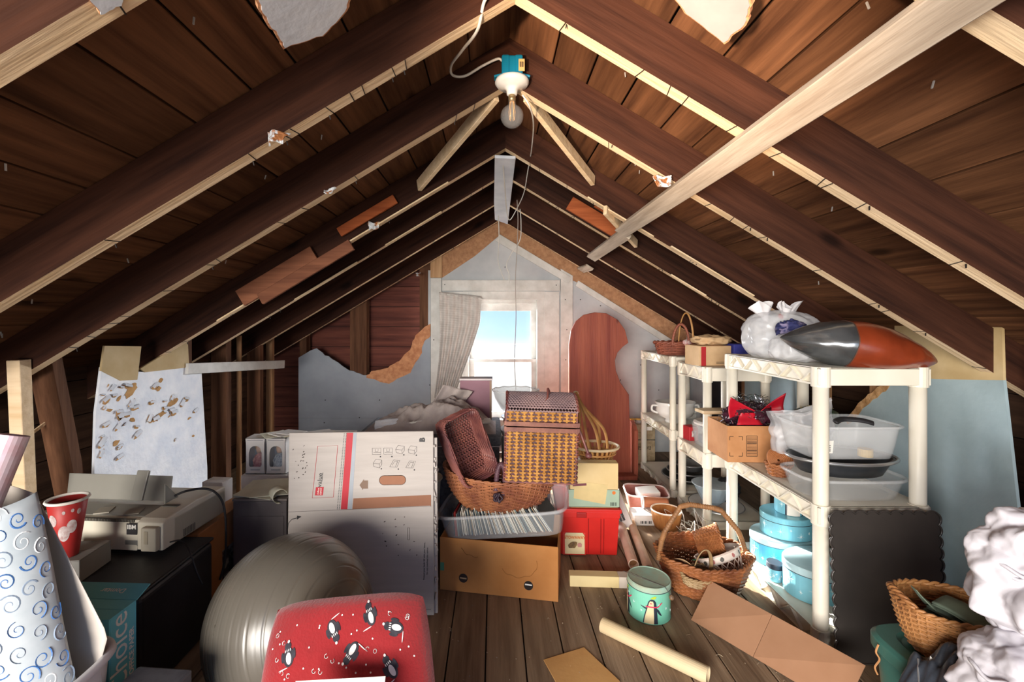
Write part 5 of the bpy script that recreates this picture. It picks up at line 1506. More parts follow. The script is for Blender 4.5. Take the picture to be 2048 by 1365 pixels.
for cx, cz, an in pg:
    fn = fab(cx, cz, an, .0012); f2 = fab(cx, cz, an, .0024)
    ell(bs[0], fn, 0, 0, .017, .026); ell(bs[0], fn, 0, .028, .011, .011)
    ell(bs[0], fn, -.019, .004, .005, .014); ell(bs[0], fn, .019, .004, .005, .014)
    ell(bs[1], f2, .001, -.004, .0085, .016)
    for i in range(4): ell(bs[1], f2, -.008 + i * .0055, .0175, .0014, .004, 4)
    ell(bs[1], f2, .004, .040, .004, .004, 5)
    ell(bs[1], f2, -.02, -.026, .016, .0016, 4)
for i in range(170):
    cx, cz = rn.uniform(-.19, .19), rn.uniform(-.2, .25)
    if min((V((cx, cz)) - V(p[:2])).length for p in pg) < .030: continue
    fn = fab(cx, cz, rn.uniform(0, 6), .0014)
    q = rn.random()
    if q < .45: ell(bs[1], fn, 0, 0, .0026, .0026, 6)
    else:
        n = 12; R0 = .0055; a1 = 6.28 if q < .7 else 4.6
        bs[1].tube([fn(R0 * cos(a1 * j / n), R0 * sin(a1 * j / n)) for j in range(n + 1)], .0011, 3, flat=.5)
stuff(bs[0].build('penguin_print', mat('print_black', '1c1a22', .9, c2='34323a', scale=60), t)); stuff(bs[1].build('white_print', mat('print_white', 'd8d2d0', .9), t))
t = thing('paper_sheet', 'white printed sheet lying at the foot of the red cushion', 'paper', P(668, 1436, .93), (radians(35), 0, radians(4)))
MB().box((.19, .13, .0015)).build('sheet', M_paper, t)
b = MB()
for i in range(6): b.box((.14, .003, .0006), (0, .05 - i * .012, .0010))
stuff(b.build('print_lines', mat('grey_print', '8a8a90', .7), t))

# flattened moving carton
t = thing('flat_carton', 'flattened white moving carton with red stripe standing on edge', 'carton', (-.245, 1.86, .001), (radians(-3.0), radians(-.6), radians(.5)))
M_mc = mat('moving_carton_white', 'b2aaa4', .75, c2='a9a19b', scale=3, stretch=(1, 1, 12), bump=.06, bscale=30)
MWd, MH = .60, .745
px2 = lambda px, py: (-(862 - px) / 290 * MWd * 1.0, (1240 - py) / 360 * MH)
MB().box((MWd, .012, MH), (-MWd / 2, .006, MH / 2)).build('front_panel', M_mc, t, bevel=.002, seg=1)
MB().box((MWd + .012, .010, MH - .03), (-MWd / 2 + .008, .019, MH / 2 - .015)).build('back_panel', M_mc, t, bevel=.002, seg=1)
MB().box((MWd - .01, .008, MH - .05), (-MWd / 2 + .012, .030, MH / 2 - .02)).build('inner_flap', M_cardl, t, bevel=.002, seg=1)
def mp(pts, m, name, y=-.0006, th=.0012):
    return MB().prism([px2(*p) for p in pts], th, Matrix(((1, 0, 0, 0), (0, 0, -1, y), (0, 1, 0, 0), (0, 0, 0, 1)))).build(name, m, t)
M_rs = mat('crimson_print', 'b8182c', .6)
mp([(677, 1032), (690, 1032), (701, 881), (688, 881)], M_rs, 'red_stripe')
mp([(691, 1032), (699, 1032), (708, 881), (702, 881)], mat('grey_blue_print', 'a2a8b0', .7), 'grey_stripe')
b = MB()
for i in range(50):
    f = i / 49
    for k in (0, 4):
        x, z = px2(670 + k + 13 * f, 1031 - 148 * f); b.box((.0032, .0006, .0032), (x, -.0003, z))
stuff(b.build('dotted_lines', mat('grey_ink', '4a5254', .7), t))
def outline(pts, r, m, name, closed=True, par=t):
    return MB().tube([V((px2(*p)[0], -.0008, px2(*p)[1])) for p in pts], r, 4, closed=closed).build(name, m, par)
outline([(620, 1009), (662, 1008), (670, 906), (630, 907)], .0010, M_rs, 'label_frame')
lg = mp([(625, 1004), (641, 1004), (643, 987.5), (627, 988)], M_rs, 'logo_square')
X_, Z_ = px2(634, 996)
text('Office', .0105, M_paper, lg, faceM((X_ - .004, -.0008, Z_), '-y', radians(86))); text('DEPOT', .0085, M_paper, lg, faceM((X_ + .007, -.0008, Z_), '-y', radians(86)))
X_, Z_ = px2(635, 974)
text('value', .026, M_ink, t, faceM((X_, -.0008, Z_), '-y', radians(86)), squeeze=1.1)
outline([(639, 977), (641, 959)], .0008, M_ink, 'underline', False)
text('B', .030, M_ink, t, faceM((px2(840, 897)[0], -.0008, px2(840, 897)[1]), '-y', radians(88)), off=.0016)
M_hole = mat('hand_hole_brown', '94664e', .85)
x0, z0 = px2(780, 976)
hp = [(x0 + .038 * (1 if abs(a) < pi / 2 else -1) + .019 * cos(a), z0 + .019 * sin(a)) for a in [-pi / 2 + pi * i / 8 for i in range(9)]] + [(x0 - .038 + .019 * cos(a), z0 + .019 * sin(a)) for a in [pi / 2 + pi * i / 8 for i in range(9)]]
hp = [(x0 + .036 + .019 * cos(a), z0 + .019 * sin(a)) for a in [-pi / 2 + pi * i / 8 for i in range(9)]] + [(x0 - .036 + .019 * cos(a), z0 + .019 * sin(a)) for a in [pi / 2 + pi * i / 8 for i in range(9)]]
hh = MB().prism(hp, .0012, Matrix(((1, 0, 0, 0), (0, 0, -1, -.0006), (0, 1, 0, 0), (0, 0, 0, 1)))).build('hand_hole', M_hole, t)
outline([((862 + (p[0]) * 290 / MWd), 1240 - p[1] * 360 / MH) for p in hp], .0010, M_print, 'cut_edge', True, hh)
mp([(700, 1032), (855, 1027), (857, 1030), (857, 1006), (702, 1011)], M_hole, 'brown_slot')
mp([(714, 985), (721, 995), (721, 992), (731, 992), (731, 976), (723, 976), (723, 973)], mat('brown_ink', '7a6252', .7), 'arrow')
def icon(px, py, s, k):
    L_ = []
    if k % 3 == 0: L_ = [[(-9, -6), (9, -6), (9, 7), (-9, 7), (-9, -6)], [(-7, 3), (9, 3)], [(-3, -4), (-3, 1), (3, 1), (3, -4)]]
    elif k % 3 == 1: L_ = [[(-9, 0), (-4, -8), (9, -6), (4, 2), (-9, 0)], [(-9, 0), (-8, 7), (4, 10), (4, 2)], [(9, -6), (9, 3), (4, 10)]]
    else: L_ = [[(-10, 7), (-2, -7), (11, -6), (5, 8), (-10, 7)], [(-5, 4), (0, -4), (6, -3)], [(2, 7), (7, -5)]]
    b = MB()
    for l in L_:
        b.tube([V((px2(px + x * s, py + y * s)[0], -.0006, px2(px + x * s, py + y * s)[1])) for x, y in l], .0007, 3)
    x, z = px2(px + 8 * s, py + 12 * s); b.lathe([(0, 0), (.003, 0), (0, .0004)], 8, M=Matrix.Translation((x, -.0004, z)) @ Matrix.Rotation(pi / 2, 4, 'X'))
    return stuff(b.build('folding_diagram', M_ink, t))
for k, (px, py) in enumerate(((748, 918), (771, 918), (795, 915), (820, 916), (750, 942), (784, 943), (816, 945))):
    icon(px, py, .95, (0, 0, 1, 1, 1, 2, 2)[k])
outline([(572, 1068), (573, 1058), (580, 1050), (592, 1047)], .0016, M_ink, 'printed_arrow', False)
mp([(590, 1043), (590, 1051), (599, 1045)], M_ink, 'arrow_head')
text('Protect your back: lift with your knees.', .0095, M_ink, t, faceM((px2(843, 1135)[0], -.0008, px2(843, 1135)[1]), '-y', radians(89)))
text('Do not overload this carton', .0095, M_ink, t, faceM((px2(849, 1135)[0], -.0008, px2(849, 1135)[1]), '-y', radians(89)))
b = MB(); rn = random.Random(6)
for i in range(34):
    px, py = (rn.uniform(580, 612), rn.uniform(905, 970)) if i < 20 else (rn.uniform(760, 830), rn.uniform(1040, 1130))
    x, z = px2(px, py); b.box((rn.uniform(.003, .008), .0005, rn.uniform(.0015, .004)), (x, -.0003, z), (0, rn.uniform(-1.2, .4), 0))
stuff(b.build('scuffs', M_print, t))
outline([(810, 1070), (814, 1070), (814, 1093), (810, 1093)], .0008, M_print, 'slot'); outline([(856, 1028), (560, 1036)], .0006, M_print, 'fold_line', False); outline([(856, 1228), (700, 1226)], .0006, M_print, 'fold_line', False)
b = MB(); rn = random.Random(16)
for i in range(40):
    z = rn.uniform(.02, MH - .02); b.box((.006, rn.uniform(.004, .03), rn.uniform(.006, .03)), (.004 + rn.uniform(-.002, .006), .016 + rn.uniform(-.008, .01), z), (0, rn.uniform(-.3, .3), rn.uniform(-.4, .4)))
stuff(b.build('frayed_edge', M_mc, t))

# doll boxes, white cartons, cabinet behind
t = thing('file_cabinet', 'low dark grey cabinet with white papers, left of the moving carton', 'cabinet', (-1.04, 2.14, 0), (0, 0, .02))
M_cab = mat('taupe_steel', '625a5a', .5, c2='544c4c', scale=4, bump=.04, bscale=60)
MB().box((.235, .25, .405), (0, 0, .2025)).build('body', M_cab, t, bevel=.004)
MB().box((.215, .006, .30), (0, -.127, .19)).build('door', M_cab, t, bevel=.002)
MB().box((.24, .255, .010), (0, 0, .411)).build('top', mat('cabinet_top', '80746e', .5), t, bevel=.002)
b = thing('paper_stack', 'loose white papers fanned on the grey cabinet', 'papers', (-1.05, 2.13, .417))
for i, (x, y, r) in enumerate(((-.03, .02, .1), (.0, -.01, -.25), (.035, .0, .35))):
    MB().box((.20, .22, .0025), (x, y, .002 + i * .004), (0, .03 * (i - 1), r)).build('sheet', mat('ivory_paper', 'e4e0c8', .8), b)
t = thing('paper_roll', 'curled sheet of ivory card beside the flattened moving carton', 'paper', P(552, 985, 2.05), (radians(90), radians(-15), radians(40)))
MB().grid(lambda u, v: (.03 * cos(4.5 * u), .03 * sin(4.5 * u), .07 * v), 20, 3).build('sheet', MATS['ivory_paper'], t, smooth=True, solid=.001)
t = carton('white_carton', 'plain white carton under the two doll boxes', 'box', (.40, .22, .38), (-1.14, 2.52, .001), 0, M_cardw)
def doll_box(label, x, dress, hair):
    t = thing('doll_box', label, 'box', (x, 2.475, .386), 0, 'doll boxes')
    w_, h_, d_ = .104, .192, .09
    arch = [(.034 * cos(a), .115 + .034 * sin(a)) for a in [pi * i / 12 for i in range(13)]]
    open_ = [(.034, .035)] + arch + [(-.034, .035)] + [(.0 - .034 + .068 * i / 8, .035 + .018 * sin(pi * i / 8)) for i in range(1, 8)]
    b = MB()
    # front with an arched window: ring of quads between outline and opening
    n = 40
    def opn(i):
        a = 2 * pi * i / n; dx, dz = cos(a), sin(a)
        k = min(.034 / abs(dx) if abs(dx) > 1e-6 else 9, .055 / abs(dz) if abs(dz) > 1e-6 else 9)
        x_, z_ = dx * k, dz * k
        if dz > 0 and z_ > .021: 
            x_, z_ = .034 * cos(a), .021 + .034 * sin(a)
        return V((x_, -d_ / 2, .094 + z_))
    def rect(i):
        a = 2 * pi * i / n; dx, dz = cos(a), sin(a)
        k = min(w_ / 2 / abs(dx) if abs(dx) > 1e-6 else 9, h_ / 2 / abs(dz) if abs(dz) > 1e-6 else 9)
        return V((dx * k, -d_ / 2, h_ / 2 + dz * k))
    vs = [rect(i) for i in range(n)] + [opn(i) for i in range(n)]
    b.add(vs, [(i, (i + 1) % n, (i + 1) % n + n, i + n) for i in range(n)])
    b.box((w_, .003, h_), (0, d_ / 2, h_ / 2)).box((.003, d_, h_), (-w_ / 2 + .0015, 0, h_ / 2)).box((.003, d_, h_), (w_ / 2 - .0015, 0, h_ / 2)).box((w_, d_, .003), (0, 0, h_ - .0015)).box((w_, d_, .003), (0, 0, .0015))
    b.build('box_shell', M_cardw, t)
    MB().prism([(-.036, .036), (.036, .036), (.036, .15), (-.036, .15)], .0006, Matrix(((1, 0, 0, 0), (0, 0, -1, -d_ / 2 + .002), (0, 1, 0, 0), (0, 0, 0, 1)))).build('window_film', M_pane, t)
    dl = MB().lathe([(0, .008), (.036, .01), (.034, .05), (.02, .085), (.012, .098), (0, .10)], 20, (0, .005, 0)).build('doll_dress', dress, t, smooth=True)
    MB().lathe([(0, .098), (.014, .103), (.018, .118), (.015, .134), (0, .14)], 20, (0, .002, 0)).build('doll_head', mat('doll_skin', 'e0b49a', .6), dl, smooth=True)
    crumple('doll_hair', hair, dl, (.024, .016, .022), 3, .3, 30, 18, cen=(0, .012, .108))
    for s in (-1, 1): MB().tube([(s * .016, 0, .088), (s * .028, -.008, .06), (s * .014, -.022, .045)], .006, 6).build('doll_arm', dress, dl, smooth=True)
    b = MB().box((w_ - .02, .0006, .003), (0, -d_ / 2 - .0004, h_ - .012)).box((.05, .0006, .004), (0, -d_ / 2 - .0004, .022)); stuff(b.build('print_lines', mat('grey_print', '8a8a90', .7), t))
doll_box('white arched-window box with red-dressed doll left of its twin', -1.275, mat('red_dress', 'b05a68', .8, c2='e0a8a0', scale=60), mat('blonde_hair', 'd0a878', .8))
doll_box('white arched-window box with blue-white doll beside the moving carton', -1.165, mat('blue_dress', 'c8d0d8', .8, c2='7a8494', scale=60), mat('brown_hair', 'c8b8a8', .8))
t = thing('card_stack', 'loose envelopes and cards piled on the doll boxes', 'papers', (-1.08, 2.48, .5795))
for i in range(7):
    MB().box((.13, .09, .004), (-.13 + .05 * i, .01 * (i % 3), .003 + .0045 * (i % 3)), (0, 0, .3 * (i - 3))).build('envelope', (MATS['ivory_paper'], M_paper, M_cardw)[i % 3], t)
t = carton('white_carton', 'tall white carton hidden behind the moving carton under the envelopes', 'box', (.16, .20, .575), (-.86, 2.50, .001), 0, M_cardw)
t = carton('small_box', 'small white box standing behind the printer', 'box', (.10, .075, .095), (-1.315, 2.165, .3505), -.1, M_cardw)
# ================================================================ right foreground
# big octagonal-handled wicker basket
t = thing('wicker_basket', 'big wicker basket with faceted hoop handle on the floor', 'basket', (.945, 2.06, .0), (0, 0, .05))
def oct_(u, v):
    a = 2 * pi * u
    k = 8; s = pi / k
    r = cos(s) / cos(((a + s) % (2 * s)) - s)
    f = .72 + .28 * v ** .8
    return V((.212 * r * f * cos(a), .185 * r * f * sin(a), .155 * v + .008))
weave(oct_, 44, 17, .0055, .0040, 'w', M_wick, t, stake=.0042, rimr=.009)
b = MB()
hp = [(-.205, .0, .13), (-.19, .0, .215), (-.175, 0, .255), (-.105, 0, .365), (-.06, 0, .375), (.055, 0, .355), (.085, 0, .345), (.165, 0, .25), (.185, 0, .20), (.205, 0, .13)]
b.tube(hp, .010, 8); 
pts = []
for i in range(len(hp) - 1):
    for k in range(6): pts.append(V(hp[i]).lerp(V(hp[i + 1]), k / 6))
wrap(b, pts, .0105, 90, .0026); b.build('handle', mat('wrapped_cane', 'a8794e', .55, c2='7c5434', scale=14), t, smooth=True)
# baskets inside
t = thing('wicker_basket', 'small upturned wicker basket inside the big handled basket', 'basket', (.945, 2.13, .155), (radians(35), radians(70), radians(20)))
weave(sring(.075, .075, .11, .7), 24, 16, .0036, .0026, 'w', M_wick, t, stake=.003)
t = thing('lattice_basket', 'white lattice basket with rose border inside the big basket', 'basket', (1.03, 2.01, .075), (radians(-22), radians(-14), radians(12)))
M_lat = mat('whitewashed_splint', 'd6c4b8', .6, c2='bfa89a', scale=9)
rg = sring(.098, .075, .105, .72, 2.5)
b = MB()
for i in range(22):
    for s in (-1, 1): b.tube([rg((i / 22 + s * .07 * k / 4) % 1, .70 * k / 4) for k in range(5)], .0032, 4, flat=.5)
stuff(b.build('lattice', M_lat, t))
MB().grid(lambda u, v: rg(u, .68 + .32 * v), 48, 3, cu=True).build('border_band', mat('cream_band', 'e2d4c8', .6), t, smooth=True, solid=.003)
b = MB(); b2 = MB()
for i in range(14):
    p = rg(i / 14, .84); n = p.copy(); n.z = 0; n.normalize(); q = p + n * .003
    (b if i % 2 else b2).lathe([(0, -.006), (.009, -.003), (.0095, 0), (.006, .004), (0, .004)], 8, M=Matrix.Translation(q) @ n.to_track_quat('Z', 'Y').to_matrix().to_4x4() @ Matrix.Diagonal((1, 1, .2, 1)))
stuff(b.build('rose_print', mat('rose_print', 'c0706a', .6), t)); stuff(b2.build('leaf_print', mat('leaf_print', '4c4a44', .6), t))
MB().tube([rg(i / 40, 1.0) for i in range(40)], .004, 5, closed=True).build('rim', M_lat, t, smooth=True)
MB().add([rg(i / 32, 0) for i in range(32)], [tuple(range(31, -1, -1))]).build('base', M_lat, t)
t = thing('handled_basket', 'flat oval splint basket with strap handle inside the big basket', 'basket', (.885, 1.955, .085), (radians(12), 0, .15))
M_spl = mat('tan_splint', 'a58a64', .65, c2='8a6e4a', scale=9)
weave(sring(.085, .05, .04, .85), 24, 6, .0036, .0024, 'w', M_spl, t, stake=.003)
b = MB(); hoop(b, (-.038, 0, .03), (.045, 0, .03), .125, .009, flat=.3); b.build('handle', M_spl, t, smooth=True)
b = MB(); rn = random.Random(5)
for i in range(90):
    a = i * .35; p = V((.915 + .05 * i / 90 + .012 * cos(a * 2), 2.035 + .012 * sin(a * 2), .125 + .012 * sin(a * 3)))
    b.tube([p, p + V((rn.gauss(0, .008), rn.gauss(0, .008), rn.gauss(0, .008)))], .003, 3, flat=.3)
o = b.build('green_ribbon', mat('green_foil', '1f7a48', .35)); tag(o, 'curl of shiny green ribbon in the big basket', 'ribbon'); stuff(o)
o = MB().grid(lambda u, v: (.79 + .05 * u - .0 * v, 1.99 - .06 * u + .03 * v, .165 + .012 * sin(3 * u) - .02 * v), 8, 5).build('paper_tag', M_cardl, None, smooth=True, solid=.001)
tag(o, 'tan paper tag stuck to the big basket rim', 'paper')

# penguin tin on the floor
t = thing('gift_tin', 'mint green round tin printed with a penguin on the floor', 'tin', (.641, 1.885, .0005), (0, 0, 0), 'round penguin tins')
M_mint = mat('mint_tin', '7fc8ae', .3, c2='70bca2', scale=5)
TR, TH = .085, .145
MB().lathe([(0, 0), (TR, 0), (TR + .0015, .003), (TR, .006), (TR, TH - .022)], 64).build('body', M_mint, t, smooth=False, bevel=.0008)
MB().lathe([(TR, TH - .022), (TR + .002, TH - .021), (TR + .002, TH - .004), (TR - .002, TH), (TR - .006, TH - .003), (0, TH - .003)], 64).build('lid', mat('mint_lid', '9cc4b4', .35, c2='a8a890', scale=12), t, smooth=False, bevel=.0008)
MB().tube([((TR + .002) * cos(2 * pi * i / 64), (TR + .002) * sin(2 * pi * i / 64), TH - .022) for i in range(64)], .0014, 4, closed=True).build('seam', M_navy, t)
def cyl(k, x0=0):
    def fn(x, z):
        a = -pi / 2 - .12 + (x + x0) / TR
        return V(((TR + k) * cos(a), (TR + k) * sin(a), z))
    return fn
pm = [M_navy, mat('cream_print', 'e3d0a4', .5), MATS['pink_print'], mat('lime_print', 'b4c83c', .5)]
for x0 in (-.01, -.135, .15):
    f1, f2, f3 = cyl(.0008, x0), cyl(.0015, x0), cyl(.0022, x0)
    g = MB()
    g.decal([(.004, -.030, .028), (.03, -.026, .026), (.06, -.018, .024), (.075, -.014, .022), (.09, -.010, .020), (.098, -.004, .014), (.101, .002, .008)], f1, 10, 0)
    g.decal([(.070, -.040, -.036), (.066, -.034, -.016), (.060, -.022, -.014)], f1, 5, 0)
    g.decal([(.036, .040, .044), (.044, .030, .040), (.058, .022, .032), (.066, .020, .024)], f1, 4, 0)
    g.decal([(.004, -.026, .012), (.03, -.022, .012), (.06, -.014, .011), (.085, -.007, .011), (.094, -.003, .008)], f2, 8, 1)
    g.decal([(.069, -.018, .022), (.074, -.020, .026)], f3, 8, 2)
    g.decal([(.070, .022, .027), (.078, .030, .036), (.088, .040, .046)], f3, 3, 2)
    g.decal([(.083, -.003, .003), (.085, -.0045, .0045), (.087, -.003, .003)], f3, 2, 2)
    g.decal([(.103, -.002, .016), (.108, .002, .020), (.113, .012, .021)], f2, 4, 3)
    stuff(g.build('penguin_print', pm, t))
b = MB(); f = cyl(.0008)
for i in range(16): flake(b, f, -.25 + i * .034, .03 + .07 * ((i * 5) % 7) / 7, .006, 6)
stuff(b.build('snowflakes', M_snow, t))
t = thing('bead_stick', 'two thin wires with a dark bead laid across the mint tin', 'stick', (.641, 1.885, TH + .0005))
MB().tube([(-.10, .02, .012), (.035, -.075, .004), (.055, -.092, -.018)], .0013, 5).tube([(-.075, .03, .004), (.035, -.073, .004)], .001, 5).build('wires', mat('dark_wire', '4a423c', .5), t)
MB().lathe([(0, -.011), (.008, -.007), (.0105, 0), (.008, .007), (0, .011)], 14, (.057, -.096, -.028)).build('bead', mat('brown_bead', '5c4a3c', .5, c2='8a6a4a', scale=60), t, smooth=True)

# cardboard tube on the floor and card sheets
rollt('mailing_tube', 'long cream cardboard tube lying in the foreground', (.712, 1.512, .027), (.420, 1.765, .027), .0265, M_tube, cap=M_cardl)
t = thing('cardboard_sheet', 'square tan cardboard sheet flat on the foreground boards', 'sheet', (0, 0, .0005))
c4_ = [FP(1087, 1322), FP(1168, 1297), FP(1240, 1365), FP(1232, 1420), FP(1130, 1400)]
MB().prism([(p.x, p.y) for p in reversed(c4_)][::-1], -.003, Matrix.Translation((0, 0, 0))).build('panel', mat('kraft_sheet', 'cf9f62', .8, c2='bf8c50', scale=5, bump=.05, bscale=60), t, bevel=.0006, seg=1)
t = thing('carton_flap', 'long slanting flap of an opened cardboard carton', 'carton', (0, 0, 0))
A, B_ = V((.790, 1.826, .006)), V((1.075, 1.40, .006))
C_, D_ = V((1.155, 1.415, .135)), V((.905, 1.905, .118))
M_flap = mat('corrugated_card', 'a67c5e', .85, c2='9a7052', scale=3, bump=.06, bscale=40)
def quad(a, b2, c, d, th, name, par, m):
    n = (b2 - a).cross(d - a).normalized() * th
    vs = [a, b2, c, d, a - n, b2 - n, c - n, d - n]
    return MB().add(vs, [(0, 1, 2, 3), (7, 6, 5, 4), (0, 4, 5, 1), (1, 5, 6, 2), (2, 6, 7, 3), (3, 7, 4, 0)]).build(name, m, par, bevel=.0008, seg=1)
mA, mD = A.lerp(B_, .47), D_.lerp(C_, .47)
quad(A, mA, mD, D_, .005, 'flap_panel', t, M_flap); quad(mA + (mA - A) * .006, B_, C_, mD + (mA - A) * .006, .005, 'flap_panel', t, M_flap)
quad(A + V((.02, .02, -.004)), B_ + V((.02, .02, -.004)), B_ + V((.16, .05, -.003)), A + V((.14, .07, -.003)), .004, 'under_panel', t, M_card)

# scalloped dark tray standing against the shelf
t = thing('scalloped_tray', 'dark scalloped-edge tray standing against the shelving unit', 'tray', (1.40, 1.60, 0), (radians(-4), 0, 0))
TWd, THt = .19, .525
pts = []
def scal(x0, z0, x1, z1, n, nx, nz_):
    for i in range(n):
        for k in range(6):
            f = (i + k / 6) / n; bul = .010 * abs(sin(pi * k / 6)) ** .7
            pts.append((x0 + (x1 - x0) * f + nx * bul, z0 + (z1 - z0) * f + nz_ * bul))
scal(-TWd, .002, TWd, .002, 9, 0, 0); scal(TWd, .002, TWd, THt - .01, 13, 1, 0); scal(TWd, THt - .01, -TWd, THt - .01, 9, 0, 1); scal(-TWd, THt - .01, -TWd, .002, 13, -1, 0)
M_tray = mat('dark_bronze_tray', '4a4542', .32, c2='3a3736', scale=3, metal=.35)
MB().prism(pts, .008, Matrix(((1, 0, 0, 0), (0, 0, -1, -.004), (0, 1, 0, 0), (0, 0, 0, 1)))).build('tray_plate', M_tray, t, bevel=.002, seg=1)
b = MB(); b.tube([V((x, -.0055, z)) for x, z in pts], .0035, 5, closed=True); b.build('scalloped_edge', M_tray, t, smooth=True)

# green tote with lid
t = thing('storage_tote', 'green plastic storage tote with rimmed lid in the corner', 'tote', (1.27, 1.08, 0))
M_tote = mat('teal_green_plastic', '3f6f66', .4, c2='356158', scale=4)
MB().grid(sring(.225, .205, .315, .88, 7), 72, 5, cu=True).build('body', M_tote, t, smooth=True, solid=.004)
MB().add([sring(.225, .205, .315, .88, 7)(i / 48, 0) for i in range(48)], [tuple(range(47, -1, -1))]).build('base', M_tote, t)
def lidf(v): return [(.2, .342), (.80, .342), (.84, .350), (.99, .350), (1.03, .342), (1.03, .312), (1.0, .312)][v]
b = MB()
b.grid(lambda u, v: (lambda rr: V((rr[0] * math.copysign(abs(cos(2 * pi * u)) ** .3, cos(2 * pi * u)) * .23, rr[0] * math.copysign(abs(sin(2 * pi * u)) ** .3, sin(2 * pi * u)) * .212, rr[1])))(lidf(int(round(v * 6)))), 80, 6, cu=True)
b.build('lid', M_tote, t, smooth=False, bevel=.002)
MB().box((.20, .20, .004), (0, 0, .341)).build('lid_centre', M_tote, t)

# wicker basket with green napkins
t = thing('wicker_basket', 'honey wicker basket of folded green napkins on the green tote', 'basket', (1.175, 1.175, .352), (0, 0, -.25))
M_wk5 = mat('wicker_golden', 'b98450', .5, c2='8a5a34', scale=9, bump=.2, bscale=60)
weave(sring(.115, .098, .125, .66, 2.2, .03), 34, 20, .0034, .0026, 'w', M_wk5, t, stake=.0032, rimr=.007)
for s in (-1, 1):
    b = MB()
    pts = [V((s * .100 + s * .022 * sin(pi * i / 16), -.055 + .11 * i / 16, .126 + .022 * sin(pi * i / 16))) for i in range(17)]
    for ph in (0, 2.1, 4.2):
        b.tube([p + V((.005 * cos(i * 1.1 + ph), 0, .005 * sin(i * 1.1 + ph))) for i, p in enumerate(pts)], .0045, 5)
    b.build('handle', M_wk5, t, smooth=True)
M_nap = mat('sage_napkin', '6c7a68', .9, c2='58665a', scale=8, bump=.1, bscale=80)
for i in range(8):
    ordn = ('bottom', 'second', 'third', 'fourth', 'fifth', 'sixth', 'seventh', 'top')[i]
    t2 = thing('napkin', ordn + ' napkin of the folded sage pile in the honey basket', 'napkin', (1.175 + .008 * (i - 4), 1.175 - .004 * i, .375 + .011 * i), (radians(6 + 1.5 * i), radians(-10 + 3 * i), radians(-20 + 7 * i)), 'sage napkins in the honey basket')
    def nf(u, v): return V(((u - .5) * (.085 + .007 * i), (v - .5) * (.07 + .006 * i), .012 * sin(pi * u) * (1 if i > 4 else .4) + .010 * sin(3 * v)))
    b = MB(); b.grid(nf, 12, 8); b.grid(lambda u, v: nf(u, v) + V((.002, .002, .004)), 12, 8)
    b.build('fold', M_nap, t2, smooth=True, solid=.002)
t2 = thing('napkin', 'sage green napkin with one corner standing up in the basket', 'napkin', (1.135, 1.185, .440), (0, 0, -.25), 'sage napkins in the honey basket')
MB().grid(lambda u, v: V((-.045 + .09 * u, -.03 + .06 * v * (1 - .6 * (1 - u)), .075 * (1 - u) ** 1.6 + .02 * sin(4 * v) * u)), 14, 8).build('fold', M_nap, t2, smooth=True, solid=.002)

# dark jacket over the tote
t = thing('jacket', 'dark navy jacket slumped over the side of the green tote', 'jacket', (1.035, 1.02, .354))
M_jac = mat('navy_nylon', '343a44', .45, c2='22262c', scale=6, bump=.12, bscale=70)
def jk(u, v):
    y = -.13 + .235 * (1 - u); q = v * .34          # q runs over the lid, past its edge and down the side
    p = V((q, y, 0))
    e_ = max(0, 1 - abs(2 * u - 1) ** 8)
    bul = e_ * (.022 + .045 * exp(-((y + .02) / .08) ** 2 - ((q - .09) / .06) ** 2) + .026 * ridge(p, 9, 14) + .010 * ridge(p, 22, 5))
    if q < .15: return V((.14 - q, y, .006 + bul * min(1, q / .03)))
    f_ = min(1, (q - .15) / .03)
    return V((-.012 - bul * f_ * .7, y, .006 + bul * (1 - f_) - (q - .15)))
MB().grid(jk, 90, 70).build('body', M_jac, t, smooth=True, solid=.003)
b = MB(); pts = [jk(.12 + .5 * i / 30, .45 + .25 * i / 30) + V((0, -.002, .002)) for i in range(31)]
b.tube(pts, .002, 4); b.build('zip', M_steel, t)
MB().prism([(-.012, -.01), (.012, -.01), (0, .012)], .001, Matrix.Translation(jk(.2, .42) + V((0, -.006, .004))) @ Matrix.Rotation(radians(70), 4, 'X')).build('badge', M_paper, t)
o = MB().tube(spline([P(1757, 1290, 1.22), P(1752, 1305, 1.22), P(1759, 1320, 1.22), P(1750, 1335, 1.22), P(1755, 1350, 1.22)]), .0022, 5).build('elastic_cord', mat('orange_cord', 'c08a5a', .6)); tag(o, 'short orange elastic cord hanging from the tote lid', 'cord')

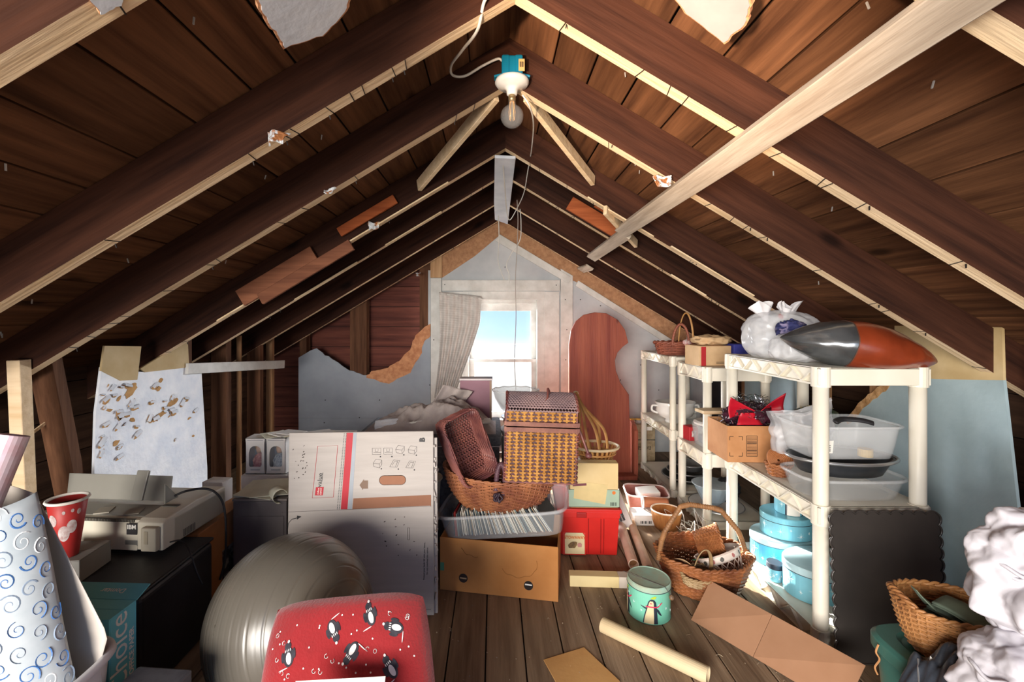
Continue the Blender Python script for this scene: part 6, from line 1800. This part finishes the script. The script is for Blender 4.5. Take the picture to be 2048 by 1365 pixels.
# white bags at the right edge
M_wb = mat('white_fabric_bag', 'cfccd2', .75, c2='bfbcc4', scale=7, bump=.15, bscale=30)
def sack(label, loc, radii, seed):
    t = thing('laundry_bag', label, 'bag', loc)
    def fold(p, u, v):
        # sharp crumple creases: facets from a cellular field on top of broad folds
        d = noise.voronoi(V((p.x, p.y, p.z)) * 13 + V((seed, seed * .7, 0)))[0]
        k = 1 + .17 * (d[1] - d[0]) - .05 + .05 * nz(p, 7, seed)
        e2 = noise.voronoi(V((p.x, p.y, p.z)) * 31 + V((seed, 0, seed)))[0]
        k += .05 * (e2[1] - e2[0])
        return p * k
    crumple('sack', M_wb, t, radii, seed, .10, 200, 130, s=5.5, power=.8, top=fold)
    b = MB(); rn = random.Random(seed)
    for q in range(3):
        a0 = rn.uniform(2.6, 4.2); z0 = radii[2] * rn.uniform(.7, 1.3)
        b.tube(spline([V((radii[0] * 1.0 * cos(a0 + .25 * k_), radii[1] * 1.0 * sin(a0 + .25 * k_), z0 + .02 * sin(3 * k_))) for k_ in range(6)]), .004, 5)
    stuff(b.build('seams', M_wb, t, smooth=True))
sack('upper white crumpled bag of linen at the right edge', (1.235, .935, .535), (.195, .125, .145), 21)
sack('lower white crumpled bag of linen resting on the tote at right', (1.20, .925, .353), (.205, .125, .115), 27)
o = MB().grid(lambda u, v: V((1.05 + .10 * u + .05 * v + .01 * sin(5 * v), .782 - .012 * sin(6 * u) + .02 * v, .30 + .28 * v - .02 * u)), 14, 18).build('cream_cloth', mat('cream_linen', 'e0d2bc', .8, c2='d0c0a6', scale=5), None, smooth=True, solid=.004)
tag(o, 'fold of cream linen hanging before the white bags', 'cloth')

# splinters, twigs and crumbs strewn over the boards
b = MB(); rn = random.Random(77)
for i in range(330):
    x, y = rn.uniform(-.25, 1.15), rn.uniform(1.3, 2.9)
    p = V((x, y, .0015))
    if rn.random() < .35:
        a = rn.uniform(0, 6.28); L_ = rn.uniform(.006, .03); b.tube([p, p + V((L_ * cos(a) * .5, L_ * sin(a) * .5, .003)), p + V((L_ * cos(a + .4), L_ * sin(a + .4), .0))], .0009, 3)
    else:
        s_ = rn.uniform(.0012, .0035); b.box((s_ * 1.5, s_, s_ * .7), p, (rn.uniform(0, 3), rn.uniform(0, 3), rn.uniform(0, 3)))
o = b.build('floor_debris', mat('crumb_brown', '6e5a46', .9, c2='b8a488', scale=40)); o['label'] = 'scattered splinters and crumbs of plaster on the floorboards'; o['category'] = 'debris'; stuff(o)
